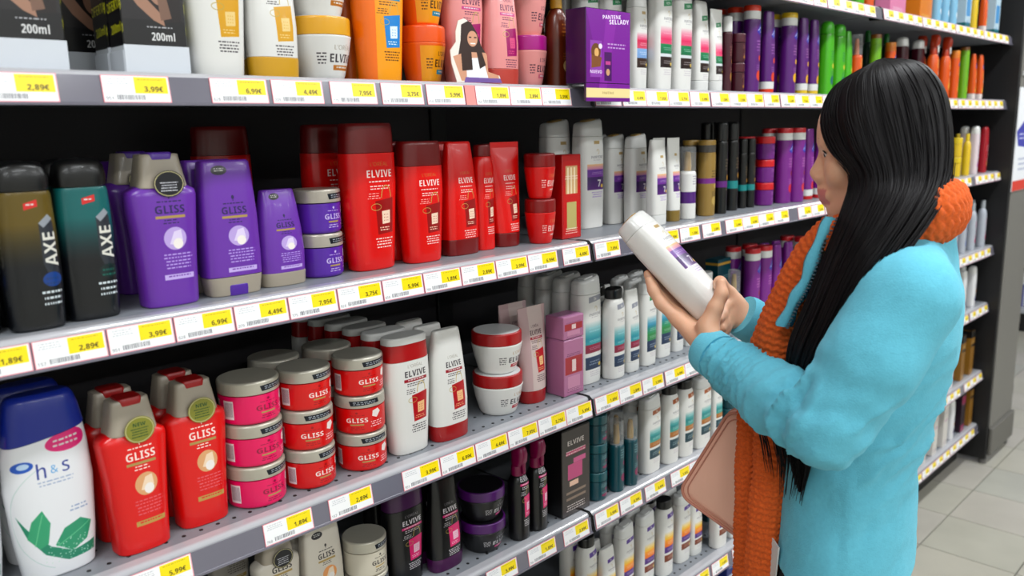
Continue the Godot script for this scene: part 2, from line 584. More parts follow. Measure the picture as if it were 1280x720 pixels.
func build_gondola() -> void:
	var black := mat(Color(0.055, 0.052, 0.06), 0.45)
	var panel := mat(Color(0.15, 0.14, 0.155), 0.6)
	var grey := mat(Color(0.50, 0.515, 0.54), 0.42)
	var nose := mat(Color(0.70, 0.70, 0.72), 0.22, 0.0, null, 0.5)
	var rail := mat(Color(0.42, 0.41, 0.46), 0.18, 0.0, null, 0.6)
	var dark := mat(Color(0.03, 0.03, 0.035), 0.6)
	# back wall of the shelving, one panel for each bay, and the slotted posts between
	var g := thing("shelving_frame", "black metal shelving frame behind the long product display", "shelving", Vector3(0, 0, 0))
	for k in 3:
		var p := MB.new()
		p.box(Vector3((JOINTS[k] + JOINTS[k + 1]) * 0.5, 1.15, -0.455), Vector3(JOINTS[k + 1] - JOINTS[k] - 0.05, 2.2, 0.02), 0.002)
		part(g, "back_panel", p, panel)
	for k in 3:
		var p2 := MB.new()
		p2.box(Vector3(JOINTS[k], 1.15, -0.455), Vector3(0.045, 2.3, 0.03), 0.002)
		part(g, "post", p2, black)
	var kick := MB.new()
	kick.box(Vector3(1.98, 0.055, -0.08), Vector3(4.19, 0.11, 0.02), 0.001)
	part(g, "kick_plate", kick, dark)
	# the end panel with its grey face towards the aisle
	var e := thing("end_panel", "tall end upright with black inner side and grey front face", "panel", Vector3(0, 0, 0))
	var a := MB.new()
	a.box(Vector3(4.092, 1.16, -0.205), Vector3(0.024, 2.27, 0.505), 0.003)
	part(e, "inner_side", a, black)
	var f := MB.new()
	f.box(Vector3(4.282, 1.18, 0.035), Vector3(0.345, 2.22, 0.03), 0.004)
	part(e, "front_face", f, mat(Color(0.44, 0.43, 0.41), 0.5))
	var fp := MB.new()
	fp.box(Vector3(4.282, 0.105, 0.055), Vector3(0.36, 0.13, 0.016), 0.004)
	part(e, "plinth", fp, mat(Color(0.38, 0.37, 0.35), 0.5))
	for q in [[4.105, 0.03], [4.44, 0.03]]:
		var ft := MB.new()
		ft.loft([[0, 1, 1, 2], [0.6, 1, 1, 2], [0.7, 0.5, 0.5, 2], [1, 0.5, 0.5, 2]], 0.034, 0.034, 0.04, 14, Vector3(q[0], 0, q[1]))
		part(e, "foot", ft, mat(Color(0.36, 0.35, 0.34), 0.4))
	for y in [0.27, 0.62]:
		var kn := MB.new()
		kn.box(Vector3(4.463, y, 0.03), Vector3(0.02, 0.055, 0.035), 0.006)
		part(e, "bracket", kn, mat(Color(0.26, 0.25, 0.25), 0.5))
	# the poster on the grey face
	var cv := CV.new(128, 256, Color(0.93, 0.94, 0.96), self)
	cv.rect(0, 0.9, 1, 1, Color(0.85, 0.22, 0.15))
	cv.poly([[0.0, 0.42], [0.35, 0.3], [0.62, 0.36], [0.7, 0.5], [0.5, 0.58], [0.1, 0.56]], Color(0.24, 0.25, 0.66))
	cv.small(0.35, 0.44, 0.5, 2, 0.04, Color(0.85, 0.86, 0.96))
	cv.small(0.5, 0.68, 0.7, 3, 0.05, Color(0.6, 0.63, 0.75))
	var po := MB.new()
	po.box(Vector3(0, 0, 0), Vector3(0.36, 0.44, 0.004), 0.0, Rect2(0, 0, 1, 1), Rect2(0.01, 0.01, 0.01, 0.01))
	var pos := single("poster", po, mat(Color.WHITE, 0.35, 0.0, cv.done()), "white poster with blue emblem and red foot on end upright", "poster")
	pos.position = Vector3(4.27, 1.468, 0.0525)
	var strip := MB.new()
	strip.box(Vector3(4.282, 1.745, 0.053), Vector3(0.34, 0.018, 0.006), 0.001)
	part(e, "poster_rail", strip, mat(Color(0.72, 0.72, 0.72), 0.4))
	# the shelves: seven levels in three bays
	var bay := ["near bay", "middle bay", "far bay"]
	for key in RAIL:
		for k in 3:
			var x0: float = JOINTS[k] + 0.003
			var x1: float = JOINTS[k + 1] - (0.003 if k < 2 else -0.003)
			var t := thing("shelf", "grey metal %s of the %s with price rail" % [SHELF_WORD[key], bay[k]], "shelf", Vector3(0, RAIL[key], 0), 0.0, "gondola shelves")
			var d := MB.new()
			d.sweep(PackedVector2Array([Vector2(-0.44, 0.012), Vector2(-0.44, DECK), Vector2(-0.02, DECK), Vector2(-0.02, 0.012)]), x0, x1)
			part(t, "deck", d, grey)
			var nb := MB.new()
			var ns := PackedVector2Array([Vector2(-0.02, 0.008), Vector2(-0.02, 0.0405)])
			for q in 7:
				var an := PI * 0.5 * q / 6.0
				ns.append(Vector2(-0.006 + 0.008 * sin(an), 0.0325 + 0.008 * cos(an)))
			ns.append(Vector2(0.0035, 0.008))
			nb.sweep(ns, x0, x1)
			part(t, "front_lip", nb, nose)
			var rb := MB.new()
			rb.sweep(PackedVector2Array([Vector2(0.0045, 0.034), Vector2(0.0065, 0.0345), Vector2(0.0115, 0.0035), Vector2(0.0140, 0.0030), Vector2(0.0142, 0.0), Vector2(0.0095, 0.0), Vector2(0.0045, 0.020)]), x0 + 0.002, x1 - 0.002)
			part(t, "price_rail", rb, rail)
			for xe in [x0 - 0.0004, x1 + 0.0004]:
				var ce := MB.new()
				ce.sweep(PackedVector2Array([Vector2(-0.03, 0.002), Vector2(-0.03, 0.0415), Vector2(-0.002, 0.0415), Vector2(0.006, 0.035), Vector2(0.0145, 0.0)]), xe - 0.0012, xe + 0.0012)
				part(t, "end_cap", ce, dark)
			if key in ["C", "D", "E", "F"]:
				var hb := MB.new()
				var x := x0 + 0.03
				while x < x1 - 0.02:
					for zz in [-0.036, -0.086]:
						hb.loft([[0, 1, 1, 2], [1, 1, 1, 2]], 0.006, 0.006, 0.0006, 8, Vector3(x, DECK, zz))  # no real holes: flat dark discs colour in the shade inside them
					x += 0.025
				part(t, "painted_hole_shade", hb, dark).set_meta("kind", "stuff")

func build_tags() -> void:
	var prices := ["3,99€", "5,99€", "4,49€", "2,89€", "3,75€", "6,99€", "1,89€", "7,95€"]
	var tm := []
	for p in prices:
		var cv := CV.new(192, 84, Color(0.95, 0.95, 0.955), self)
		var pk := Color(0.93, 0.52, 0.58)
		cv.rect(0, 0, 1, 0.028, pk); cv.rect(0, 0.97, 1, 1, pk); cv.rect(0, 0, 0.012, 1, pk); cv.rect(0.988, 0, 1, 1, pk)
		cv.rect(0.47, 0.07, 0.965, 0.66, Color(0.98, 0.87, 0.05))
		cv.small(0.23, 0.13, 0.36, 3, 0.085, Color(0.72, 0.73, 0.76))
		cv.small(0.71, 0.14, 0.4, 1, 0.07, Color(0.66, 0.57, 0.05))
		cv.txt(p, 0.75, 0.51, 0.19, Color(0.25, 0.22, 0.04), "sansbold", 1.0)
		var r := RandomNumberGenerator.new()
		r.seed = p.hash()
		var x := 0.2
		while x < 0.6:
			var w := r.randf_range(0.006, 0.016)
			cv.rect(x, 0.72, x + w, 0.9, Color(0.32, 0.32, 0.36))
			x += w + r.randf_range(0.006, 0.014)
		cv.txt("%03d" % r.randi_range(100, 999), 0.09, 0.84, 0.12, Color(0.4, 0.4, 0.44))
		tm.append(mat(Color.WHITE, 0.3, 0.0, cv.done()))
	var pink := mat(Color(0.93, 0.55, 0.53), 0.4)
	var left := {
		"A": [0.254, 0.382, 0.515, 0.602, 0.695, 0.785, 0.873, 0.979, 1.0605, 1.142],
		"B": [0.192, 0.2745, 0.357, 0.4395, 0.522, 0.6045, 0.687, 0.7695, 0.852, 0.9345, 1.017, 1.0995, 1.196],
		"C": [0.351, 0.538, 0.648, 0.790, 0.8725, 0.955, 1.0375, 1.12, 1.2015],
		"D": [0.743, 0.973, 1.085, 1.190],
		"E": [0.9, 1.02, 1.14], "F": [0.6, 0.9, 1.15], "Z": [0.3, 0.5, 0.8, 1.0],
	}
	var b := MB.new()
	b.box(Vector3.ZERO, Vector3(0.0805, 0.0325, 0.0009), 0.0, Rect2(0, 0, 1, 1), Rect2(0.01, 0.01, 0.005, 0.005))
	var m := b.mesh()
	for key in RAIL:
		var xs: Array = left[key].duplicate()
		var x := 1.294
		var step := 0
		while x < 4.0:
			if not (x + 0.081 > 2.674 and x < 2.686):
				xs.append(x)
			else:
				x = 2.688
				xs.append(x)
			step += 1
			x += 0.0815 + ([0.0, 0.004, 0.0, 0.022, 0.0, 0.0, 0.012, 0.055][(step * 5 + key.unicode_at(0)) % 8] if key in ["D", "E", "B"] else [0.0, 0.002, 0.006, 0.0][(step + key.unicode_at(0)) % 4])
		for q in xs.size():
			var o := MeshInstance3D.new()
			o.name = numbered("price_tag")
			o.mesh = m
			o.material_override = tm[(q * 5 + key.unicode_at(0) * 3) % tm.size()]
			var nth: String = ordinal(q + 1)
			meta(o, "white price tag with yellow price field on %s rail, %s from left" % [SHELF_WORD[key], nth], "price tag", "price tags")
			# leans back with the face of the rail
			o.rotation.x = -atan2(0.005, 0.031)
			o.position = Vector3(xs[q] + 0.0405, RAIL[key] + 0.019, 0.0097)
			add_child(o)
	var pt := MB.new()
	pt.box(Vector3.ZERO, Vector3(0.022, 0.0325, 0.0009))
	var pn := single("price_tag", pt, pink, "narrow pink marker tag on second shelf rail below the cutout", "price tag", "price tags")
	pn.rotation.x = -atan2(0.005, 0.031)
	pn.position = Vector3(0.9665, RAIL["A"] + 0.019, 0.0104)

func build_shelf_cards() -> void:
	# the cut-out figure of a long-haired model standing on the second shelf's edge
	var cv := CV.new(160, 180, Color(0.94, 0.9, 0.86), self)
	var hair := Color(0.2, 0.12, 0.1)
	var skin := Color(0.83, 0.6, 0.48)
	cv.poly([[0.22, 0.1], [0.36, 0.03], [0.5, 0.08], [0.6, 0.3], [0.72, 0.62], [0.7, 0.9], [0.5, 0.95], [0.3, 0.86], [0.14, 0.62], [0.2, 0.35]], hair)
	cv.poly([[0.05, 0.6], [0.3, 0.52], [0.7, 0.52], [0.88, 0.6], [0.95, 0.98], [0.2, 0.98]], skin)
	cv.poly([[0.3, 0.62], [0.62, 0.6], [0.74, 0.98], [0.3, 0.98]], Color(0.93, 0.94, 0.97))
	cv.poly([[0.24, 0.2], [0.2, 0.5], [0.22, 0.82], [0.42, 0.8], [0.4, 0.5]], hair)
	cv.poly([[0.52, 0.28], [0.6, 0.5], [0.68, 0.72], [0.56, 0.78], [0.5, 0.5]], hair)
	cv.ell(0.43, 0.31, 0.1, 0.125, skin)
	cv.rect(0.36, 0.28, 0.41, 0.3, hair); cv.rect(0.46, 0.28, 0.51, 0.3, hair)
	cv.rect(0.39, 0.375, 0.49, 0.395, Color(0.95, 0.93, 0.92))
	cv.poly([[0.28, 0.92], [0.98, 0.93], [1, 1], [0.25, 1]], Color(0.45, 0.33, 0.62))
	var o := MB.new()
	o.plate(PackedVector2Array([Vector2(-0.03, 0.0), Vector2(0.066, 0.0), Vector2(0.060, 0.012), Vector2(0.036, 0.018), Vector2(0.034, 0.045), Vector2(0.022, 0.06), Vector2(0.014, 0.08), Vector2(0.002, 0.096), Vector2(-0.012, 0.102), Vector2(-0.024, 0.098), Vector2(-0.03, 0.08), Vector2(-0.03, 0.064), Vector2(-0.042, 0.05), Vector2(-0.04, 0.03)]), -0.0008, 0.0008)
	var c := single("display_card", o, mat(Color.WHITE, 0.3, 0.0, cv.done()), "cardboard cutout of a smiling long-haired model on second shelf edge", "sign")
	c.position = Vector3(0.985, RAIL["A"] + DECK + 0.001, -0.006)
	c.rotation.y = -0.1
	# the purple leaflet box hung over the rail
	var pv := CV.new(220, 256, Color(0.42, 0.08, 0.52), self)
	pv.rect(0, 0, 0.3, 1, Color(0.2, 0.04, 0.27))
	pv.poly([[0.3, 0], [1, 0], [1, 0.85], [0.55, 0.85]], Color(0.47, 0.1, 0.58))
	pv.poly([[0.62, 0], [0.8, 0], [0.62, 0.85], [0.5, 0.85]], Color(0.52, 0.14, 0.62))
	pv.rect(0.3, 0.85, 1, 0.96, Color(0.93, 0.85, 0.6))
	pv.txt("PANTENE", 0.64, 0.905, 0.028, Color(0.6, 0.5, 0.3), "sans")
	pv.txt("PANTENE", 0.7, 0.07, 0.042, Color(0.95, 0.92, 0.97), "sansbold", 1.0, -0.08)
	pv.txt("SELLADY", 0.82, 0.115, 0.05, Color(0.95, 0.92, 0.97), "sansbold", 1.0, -0.08)
	pv.small(0.78, 0.36, 0.36, 2, 0.04, Color(0.75, 0.6, 0.82))
	pv.rect(0.36, 0.34, 0.54, 0.74, Color(0.55, 0.25, 0.66))
	pv.ell(0.45, 0.46, 0.075, 0.09, Color(0.42, 0.26, 0.12)); pv.ell(0.46, 0.47, 0.035, 0.05, Color(0.86, 0.66, 0.4))
	pv.poly([[0.38, 0.5], [0.54, 0.52], [0.52, 0.62], [0.38, 0.64]], Color(0.5, 0.3, 0.16))
	pv.txt("NUEVO", 0.45, 0.68, 0.035, Color(0.95, 0.9, 0.97), "sansbold")
	pv.ell(0.52, 0.4, 0.03, 0.03, Color(0.9, 0.85, 0.95))
	pv.rect(0.58, 0.46, 0.7, 0.78, Color(0.28, 0.06, 0.36))
	pv.ell(0.64, 0.68, 0.03, 0.04, Color(0.8, 0.6, 0.45)); pv.rect(0.6, 0.56, 0.68, 0.6, Color(0.75, 0.25, 0.55))
	var lb := MB.new()
	# body above the shelf lip, and an apron that hangs down in front of the rail
	lb.box(Vector3(0, 0.100, -0.0255), Vector3(0.135, 0.134, 0.049), 0.0012, Rect2(0.3, 0.0, 0.7, 0.8), Rect2(0.05, 0.3, 0.2, 0.3))
	lb.box(Vector3(0, 0.0165, -0.0035), Vector3(0.135, 0.0335, 0.005), 0.0006, Rect2(0.3, 0.8, 0.7, 0.2), Rect2(0.05, 0.3, 0.2, 0.3))
	var tx := pv.done()
	var t := thing("leaflet_box", "purple leaflet box with model picture hung over second shelf rail", "leaflet box", Vector3(1.292, RAIL["A"] + 0.010, 0.046), 0.0)
	part(t, "box_body", lb, mat(Color.WHITE, 0.25, 0.0, tx))
	var hk := MB.new()
	hk.box(Vector3(0.03, 0.168, -0.028), Vector3(0.05, 0.003, 0.035), 0.0005)
	part(t, "top_flap", hk, mat(Color(0.3, 0.07, 0.38), 0.4))

func build_far_gondola() -> void:
	# a stand of white and blue packs across the end of the aisle
	var dark := mat(Color(0.05, 0.05, 0.06), 0.5)
	var t := thing("far_shelving", "distant dark shelving unit beyond the aisle end", "shelving", Vector3(6.95, 0, -0.5))
	var b := MB.new()
	b.box(Vector3(0.425, 0.92, 0), Vector3(0.03, 1.8, 2.6), 0.004)
	part(t, "back_panel", b, dark)
	for z in [-1.29, 1.29]:
		var sd := MB.new()
		sd.box(Vector3(0.46, 0.92, z), Vector3(0.03, 1.84, 0.03), 0.003)
		part(t, "post", sd, dark)
	var p := MB.new()
	p.box(Vector3(7.16, 0.07, -0.5), Vector3(0.40, 0.14, 2.6), 0.004)
	single("shelf_plinth", p, dark, "black plinth under the distant shelving unit", "plinth")
	for y in [0.16, 0.52, 0.88, 1.24, 1.6]:
		var d := MB.new()
		d.box(Vector3(7.13, y, -0.5), Vector3(0.42, 0.035, 2.6), 0.004)
		single("shelf_board", d, mat(Color(0.66, 0.67, 0.7), 0.4), "grey board of the distant shelving at height %s" % ["ankle", "knee", "hip", "chest", "head"][[0.16, 0.52, 0.88, 1.24, 1.6].find(y)], "shelf", "boards of the distant shelving")
	var cols := [Color(0.17, 0.19, 0.6), Color(0.88, 0.89, 0.92), Color(0.2, 0.25, 0.68), Color(0.86, 0.55, 0.3)]
	var pk := {}
	for k in 3:
		var cv := CV.new(96, 128, Color(0.9, 0.91, 0.94), self)
		cv.rect(0, 0.5, 1, 1, cols[[0, 2, 0][k]])
		cv.poly([[0, 0.5], [0.6, 0.42], [1, 0.3], [1, 0.62], [0, 0.7]], cols[[0, 2, 0][k]])
		cv.ell(0.35, 0.22, 0.22, 0.1, [Color(0.85, 0.3, 0.25), Color(0.85, 0.6, 0.3), Color(0.3, 0.35, 0.7)][k])
		cv.small(0.5, 0.75, 0.7, 3, 0.05, Color(0.9, 0.9, 0.95))
		pk[k] = mat(Color.WHITE, 0.4, 0.0, cv.done())
	var n := 0
	var bm := MB.new()
	bm.box(Vector3(0, 0.125, 0), Vector3(0.2, 0.25, 0.12), 0.004, Rect2(0, 0, 1, 1), Rect2(0.02, 0.02, 0.01, 0.01))
	var mesh := bm.mesh()
	for lv in 4:
		for k in 8:
			var o := MeshInstance3D.new()
			o.name = numbered("wipes_pack")
			o.mesh = mesh
			o.material_override = pk[(k + lv * 2) % 3]
			o.rotation.y = -PI / 2
			o.position = Vector3(7.05, [0.1775, 0.5375, 0.8975, 1.2575][lv], -1.25 + k * 0.215)
			meta(o, "white and blue pack at %s height on distant shelving, %s from left" % [["ankle", "knee", "hip", "chest"][lv], ORD[7 - k]], "pack", "packs on the distant shelving")
			add_child(o)
			n += 1

# ---------------------------------------------------------------- products

const WHITE := Color(0.86, 0.855, 0.84)
const INK := Color(0.12, 0.11, 0.13)

# profiles: [share of height, width, depth, roundness, tilt, depth offset]
const SHAPES := {
	"shampoo": [["body", "b", [[0, .74, .80, 2.8], [.012, .80, .88, 2.8], [.1, .83, .92, 2.8], [.35, .91, .97, 2.8], [.6, 1, 1, 2.8], [.80, .985, .97, 2.8]]], ["cap", "c", [[.803, .965, .95, 2.8], [.81, .965, .95, 2.8], [.97, .93, .9, 2.8], [.99, .91, .86, 2.8], [1, .87, .80, 2.8]]]],
	"shampoo_band": [["body", "b", [[0, .74, .80, 2.8], [.012, .80, .88, 2.8], [.1, .83, .92, 2.8], [.35, .91, .97, 2.8], [.6, 1, 1, 2.8], [.80, .985, .97, 2.8]]], ["cap", "c", [[.803, .965, .95, 2.8], [.81, .965, .95, 2.8], [.94, .94, .92, 2.8]]], ["cap_top", "x", [[.942, .94, .92, 2.8], [.985, .93, .9, 2.8], [.995, .91, .86, 2.8], [1, .86, .8, 2.8]]]],
	"conditioner": [["body", "b", [[.142, .97, .97, 2.8], [.35, .99, 1, 2.8], [.6, .92, .88, 2.8], [.85, .80, .62, 3], [.97, .73, .42, 3.2], [.99, .71, .38, 3.2], [1, .66, .3, 3.2]]], ["cap", "c", [[0, .93, .92, 2.8], [.01, .96, .95, 2.8], [.13, .99, .99, 2.8], [.14, .97, .97, 2.8]]]],
	"salon": [["body", "b", [[0, .74, .88, 3.2], [.012, .79, .94, 3.2], [.25, .83, .97, 3.2], [.5, .9, 1, 3.2], [.72, 1, .92, 3], [.755, .97, .86, 3], [.785, .74, .74, 3], [.79, .70, .72, 3]]], ["cap", "c", [[.775, .68, .84, 4.5], [.785, .71, .86, 4.5], [.96, .57, .66, 4.5], [.985, .56, .63, 4.5], [.99, .5, .55, 4.5]]], ["cap_lid", "x", [[.955, .34, .70, 5, 0, 0.0], [.985, .36, .70, 5], [1, .34, .62, 5]]]],
	"salon_cond": [["body", "b", [[.145, .93, .97, 4], [.3, .93, 1, 4], [.6, .91, .94, 4], [.9, .84, .72, 4], [.985, .80, .62, 4], [1, .74, .5, 4]]], ["cap", "c", [[0, .82, .86, 4], [.01, .84, .9, 4], [.135, .92, .96, 4], [.14, .9, .94, 4]]], ["cap_lid", "x", [[.0, .36, .97, 5], [.04, .38, .99, 5], [.075, .38, .99, 5], [.08, .36, .95, 5]]]],
	"tall": [["body", "b", [[0, .90, .9, 3], [.012, .95, .96, 3], [.3, 1, 1, 3], [.7, 1, 1, 3], [.855, .97, .95, 3]]], ["cap", "c", [[.858, .95, .93, 3], [.865, .965, .94, 3], [.95, .94, .86, 3, .0], [.985, .92, .78, 3, .10], [1, .84, .62, 3, .14]]], ["gold_flap", "x", [[.975, .42, .5, 4, .1], [.99, .44, .56, 4, .1], [1.012, .4, .46, 4, .14]]]],
	"tall_cond": [["cap", "c", [[0, .9, .92, 3], [.012, .94, .96, 3], [.115, .96, .98, 3], [.12, .93, .95, 3]]], ["body", "b", [[.124, .95, .96, 3], [.3, 1, 1, 3], [.6, .98, .9, 3], [.88, .92, .6, 3], [.985, .9, .38, 3], [1, .84, .26, 3]]]],
	"pump": [["body", "b", [[0, .9, .9, 2.4], [.015, .96, .97, 2.4], [.5, 1, 1, 2.4], [.78, .98, .98, 2.4], [.85, .86, .88, 2.3], [.885, .74, .78, 2.2], [.89, .66, .7, 2.1]]], ["cap", "c", [[.892, .72, .84, 2.1], [.9, .76, .86, 2.1], [.985, .74, .86, 2.1, .03], [1, .68, .76, 2.1, .06]]]],
	"tube": [["cap", "c", [[0, .74, .95, 2.1], [.01, .78, .98, 2.1], [.125, .82, 1, 2.1], [.13, .8, .97, 2.1]]], ["body", "b", [[.134, .82, .98, 2.1], [.3, .87, .9, 2.1], [.6, .94, .6, 2.3], [.85, .985, .25, 3], [.945, 1, .07, 6], [.95, 1, .05, 6], [1, 1, .045, 6]]]],
	"shower": [["body", "b", [[0, .86, .9, 2.8], [.015, .92, .96, 2.8], [.3, 1, 1, 2.8], [.6, .96, .97, 2.8], [.8, .92, .94, 2.7], [.825, .88, .9, 2.6]]], ["cap", "c", [[.83, .86, .88, 2.6], [.84, .9, .92, 2.6], [.9, .92, .94, 2.5], [.96, .86, .86, 2.4], [.99, .7, .68, 2.3], [1, .5, .45, 2.2]]]],
	"dandruff": [["body", "b", [[0, .76, .82, 2.6], [.012, .82, .9, 2.6], [.2, .92, .97, 2.6], [.5, 1, 1, 2.6], [.7, .95, .96, 2.6, 0.03], [.77, .90, .93, 2.6, 0.14]]], ["cap", "c", [[.773, .91, .95, 2.6, 0.14], [.78, .92, .96, 2.6, .14], [.9, .84, .9, 2.6, 0.06], [.97, .76, .78, 2.6, .0], [.99, .7, .68, 2.6], [1, .6, .5, 2.6]]]],
	"jar": [["body", "b", [[0, .86, .86, 2], [.02, .92, .92, 2], [.08, .97, .97, 2], [.68, .985, .985, 2]]], ["lid", "c", [[.7, .97, .97, 2], [.71, 1, 1, 2], [.95, 1, 1, 2], [.985, .98, .98, 2], [1, .93, .93, 2]]]],
	"cup": [["body", "b", [[0, .66, .66, 2], [.015, .70, .70, 2], [.08, .75, .75, 2], [.4, .9, .9, 2], [.66, .985, .985, 2], [.695, 1, 1, 2], [.70, .97, .97, 2]]], ["lid", "c", [[.705, .96, .96, 2], [.715, .985, .985, 2], [.95, .985, .985, 2], [.985, .965, .965, 2], [.99, .93, .93, 2]]], ["lid_top", "x", [[.985, .90, .90, 2], [1, .90, .90, 2]]]],
	"cylinder": [["body", "b", [[0, .93, .93, 2.2], [.012, .98, .98, 2.2], [.4, 1, 1, 2.2], [.8, .99, .99, 2.2], [.84, .96, .96, 2.2]]], ["cap", "c", [[.843, .94, .94, 2.2], [.85, .965, .965, 2.2], [.93, .96, .96, 2.2], [.935, .95, .95, 2.2]]], ["cap_ring", "x", [[.936, .96, .96, 2.2], [.985, .96, .96, 2.2], [1, .9, .9, 2.2]]]],
	"cylinder_cond": [["cap_ring", "x", [[0, .94, .94, 2.4], [.01, .97, .97, 2.4], [.05, .98, .98, 2.4]]], ["cap", "c", [[.052, .98, .98, 2.4], [.14, .99, .99, 2.4]]], ["body", "b", [[.143, .98, .98, 2.4], [.4, 1, 1, 2.4], [.75, .94, .8, 2.6], [.98, .86, .55, 3], [1, .8, .45, 3]]]],
	"round": [["body", "b", [[0, .9, .9, 2.2], [.015, .97, .97, 2.2], [.4, 1, 1, 2.2], [.68, .98, .98, 2.2], [.78, .82, .82, 2.1], [.82, .56, .56, 2], [.83, .46, .46, 2]]], ["cap", "c", [[.832, .5, .5, 2], [.84, .53, .53, 2], [.98, .5, .5, 2], [1, .44, .44, 2]]]],
	"mist": [["body", "b", [[0, .93, .93, 2.1], [.015, 1, 1, 2.1], [.62, 1, 1, 2.1], [.66, .9, .9, 2.1], [.665, .6, .6, 2.1]]], ["nozzle", "c", [[.668, .42, .42, 2], [.75, .44, .44, 2], [.9, .34, .34, 2], [.93, .26, .26, 2]]], ["clear_cap", "x", [[.668, .95, .95, 2.1], [.68, .96, .96, 2.1], [.98, .93, .93, 2.1], [1, .85, .85, 2.1]]]],
	"aerosol": [["body", "b", [[0, .95, .95, 2], [.01, 1, 1, 2], [.76, 1, 1, 2], [.79, .93, .93, 2], [.795, .88, .88, 2]]], ["cap", "c", [[.797, .92, .92, 2], [.805, .96, .96, 2], [.97, .95, .95, 2], [.99, .88, .88, 2], [1, .7, .7, 2]]]],
	"trigger": [["body", "b", [[0, .9, .9, 2.2], [.012, .97, .97, 2.2], [.45, 1, 1, 2.2], [.62, .95, .95, 2.2], [.68, .72, .72, 2.1], [.69, .6, .6, 2]]], ["pump_collar", "c", [[.692, .62, .62, 2], [.70, .66, .66, 2], [.79, .62, .62, 2], [.795, .5, .5, 2]]], ["spray_head", "c", [[.797, .5, .62, 2.6, 0, .04], [.85, .54, .8, 2.8, 0, .1], [.93, .52, .86, 2.8, 0, .12], [.985, .46, .74, 2.8, 0, .08], [1, .38, .6, 2.8, 0, .05]]], ["trigger", "x", [[.72, .16, .1, 3, 0, .42], [.80, .2, .14, 3, 0, .40], [.86, .22, .16, 3, 0, .36]]]],
	"oil": [["body", "b", [[0, .92, .92, 2], [.015, 1, 1, 2], [.5, 1, 1, 2], [.66, .88, .88, 2], [.74, .56, .56, 2], [.75, .42, .42, 2]]], ["cap", "c", [[.752, .46, .46, 2], [.76, .5, .5, 2], [.97, .48, .48, 2], [1, .4, .4, 2]]]],
	"carton": [],
}

func bag_icon(cv: CV, cx: float, cy: float, w: float, h: float, col: Color, metal: Color, inner: Color) -> void:
	cv.ring(cx + w * 0.1, cy - h * 0.5, w * 0.26, h * 0.34, 3.0, metal, 0.0, PI)
	cv.poly([[cx - w * .5, cy - h * .42], [cx + w * .5, cy - h * .5], [cx + w * .48, cy + h * .46], [cx - w * .4, cy + h * .5]], col)
	cv.ring(cx - w * .45, cy - h * .26, w * .26, h * .09, 2.0, metal)
	cv.poly([[cx - w * .16, cy - h * .14], [cx + w * .3, cy - h * .16], [cx + w * .3, cy + h * .2], [cx - w * .14, cy + h * .22]], inner)
	for a in 3:
		for b in 3:
			cv.rect(cx - w * .04 + a * w * .1, cy - h * .05 + b * h * .08, cx - w * .005 + a * w * .1, cy - h * .02 + b * h * .08, col)
	cv.small(cx, cy + h * .3, w * .7, 2, h * .07, inner)

func t_care(p: Dictionary) -> ImageTexture:
	# shampoo or conditioner of the line with the shopping bag print
	var cv := CV.new(232, 420, p.base, self)
	if p.has("panel"):
		cv.poly([[0.34, 0], [0.86, 0], [0.8, 1], [0.3, 1]], p.panel)
	var y: float = p.get("y", 0.27)
	var x: float = p.get("x", 0.54)
	cv.txt("L'ORÉAL", x, y, 0.027, p.get("top", p.ink), "sans", 1.15)
	cv.txt("ELVIVE", x, y + 0.068, 0.05, p.ink, "sansbold", 1.0)
	cv.rect(x - 0.21, y + 0.112, x + 0.21, y + 0.137, p.band)
	cv.small(x, y + 0.118, 0.34, 1, 0.02, p.get("band_ink", WHITE))
	cv.small(x, y + 0.15, 0.4, 2, 0.018, p.ink)
	cv.small(x - 0.1, y + 0.20, 0.2, 3, 0.016, p.get("note", p.ink))
	bag_icon(cv, x + 0.06, y + 0.36, 0.30, 0.25, p.bag, p.get("metal", Color(0.72, 0.62, 0.32)), p.get("inner", Color(0.95, 0.85, 0.7)))
	cv.small(x + 0.05, y + 0.51, 0.34, 4, 0.02, p.ink)
	if p.has("foot"): cv.rect(0, 0.855, 1, 0.985, p.foot)
	if p.has("head"): cv.rect(0, 0, 1, 0.2, p.head)
	return cv.done()

func t_care_jar(p: Dictionary) -> ImageTexture:
	var cv := CV.new(256, 170, p.base, self)
	if p.has("panel"): cv.rect(0.22, 0.36, 0.95, 0.97, p.panel)
	cv.txt("L'ORÉAL", 0.64, 0.48, 0.075, p.get("top", p.ink), "sans", 1.1)
	cv.txt("ELVIVE", 0.64, 0.66, 0.13, p.ink, "sansbold")
	cv.rect(0.5, 0.77, 0.8, 0.85, p.band)
	cv.small(0.65, 0.79, 0.24, 1, 0.06, WHITE)
	cv.small(0.36, 0.58, 0.11, 4, 0.05, p.ink)
	return cv.done()

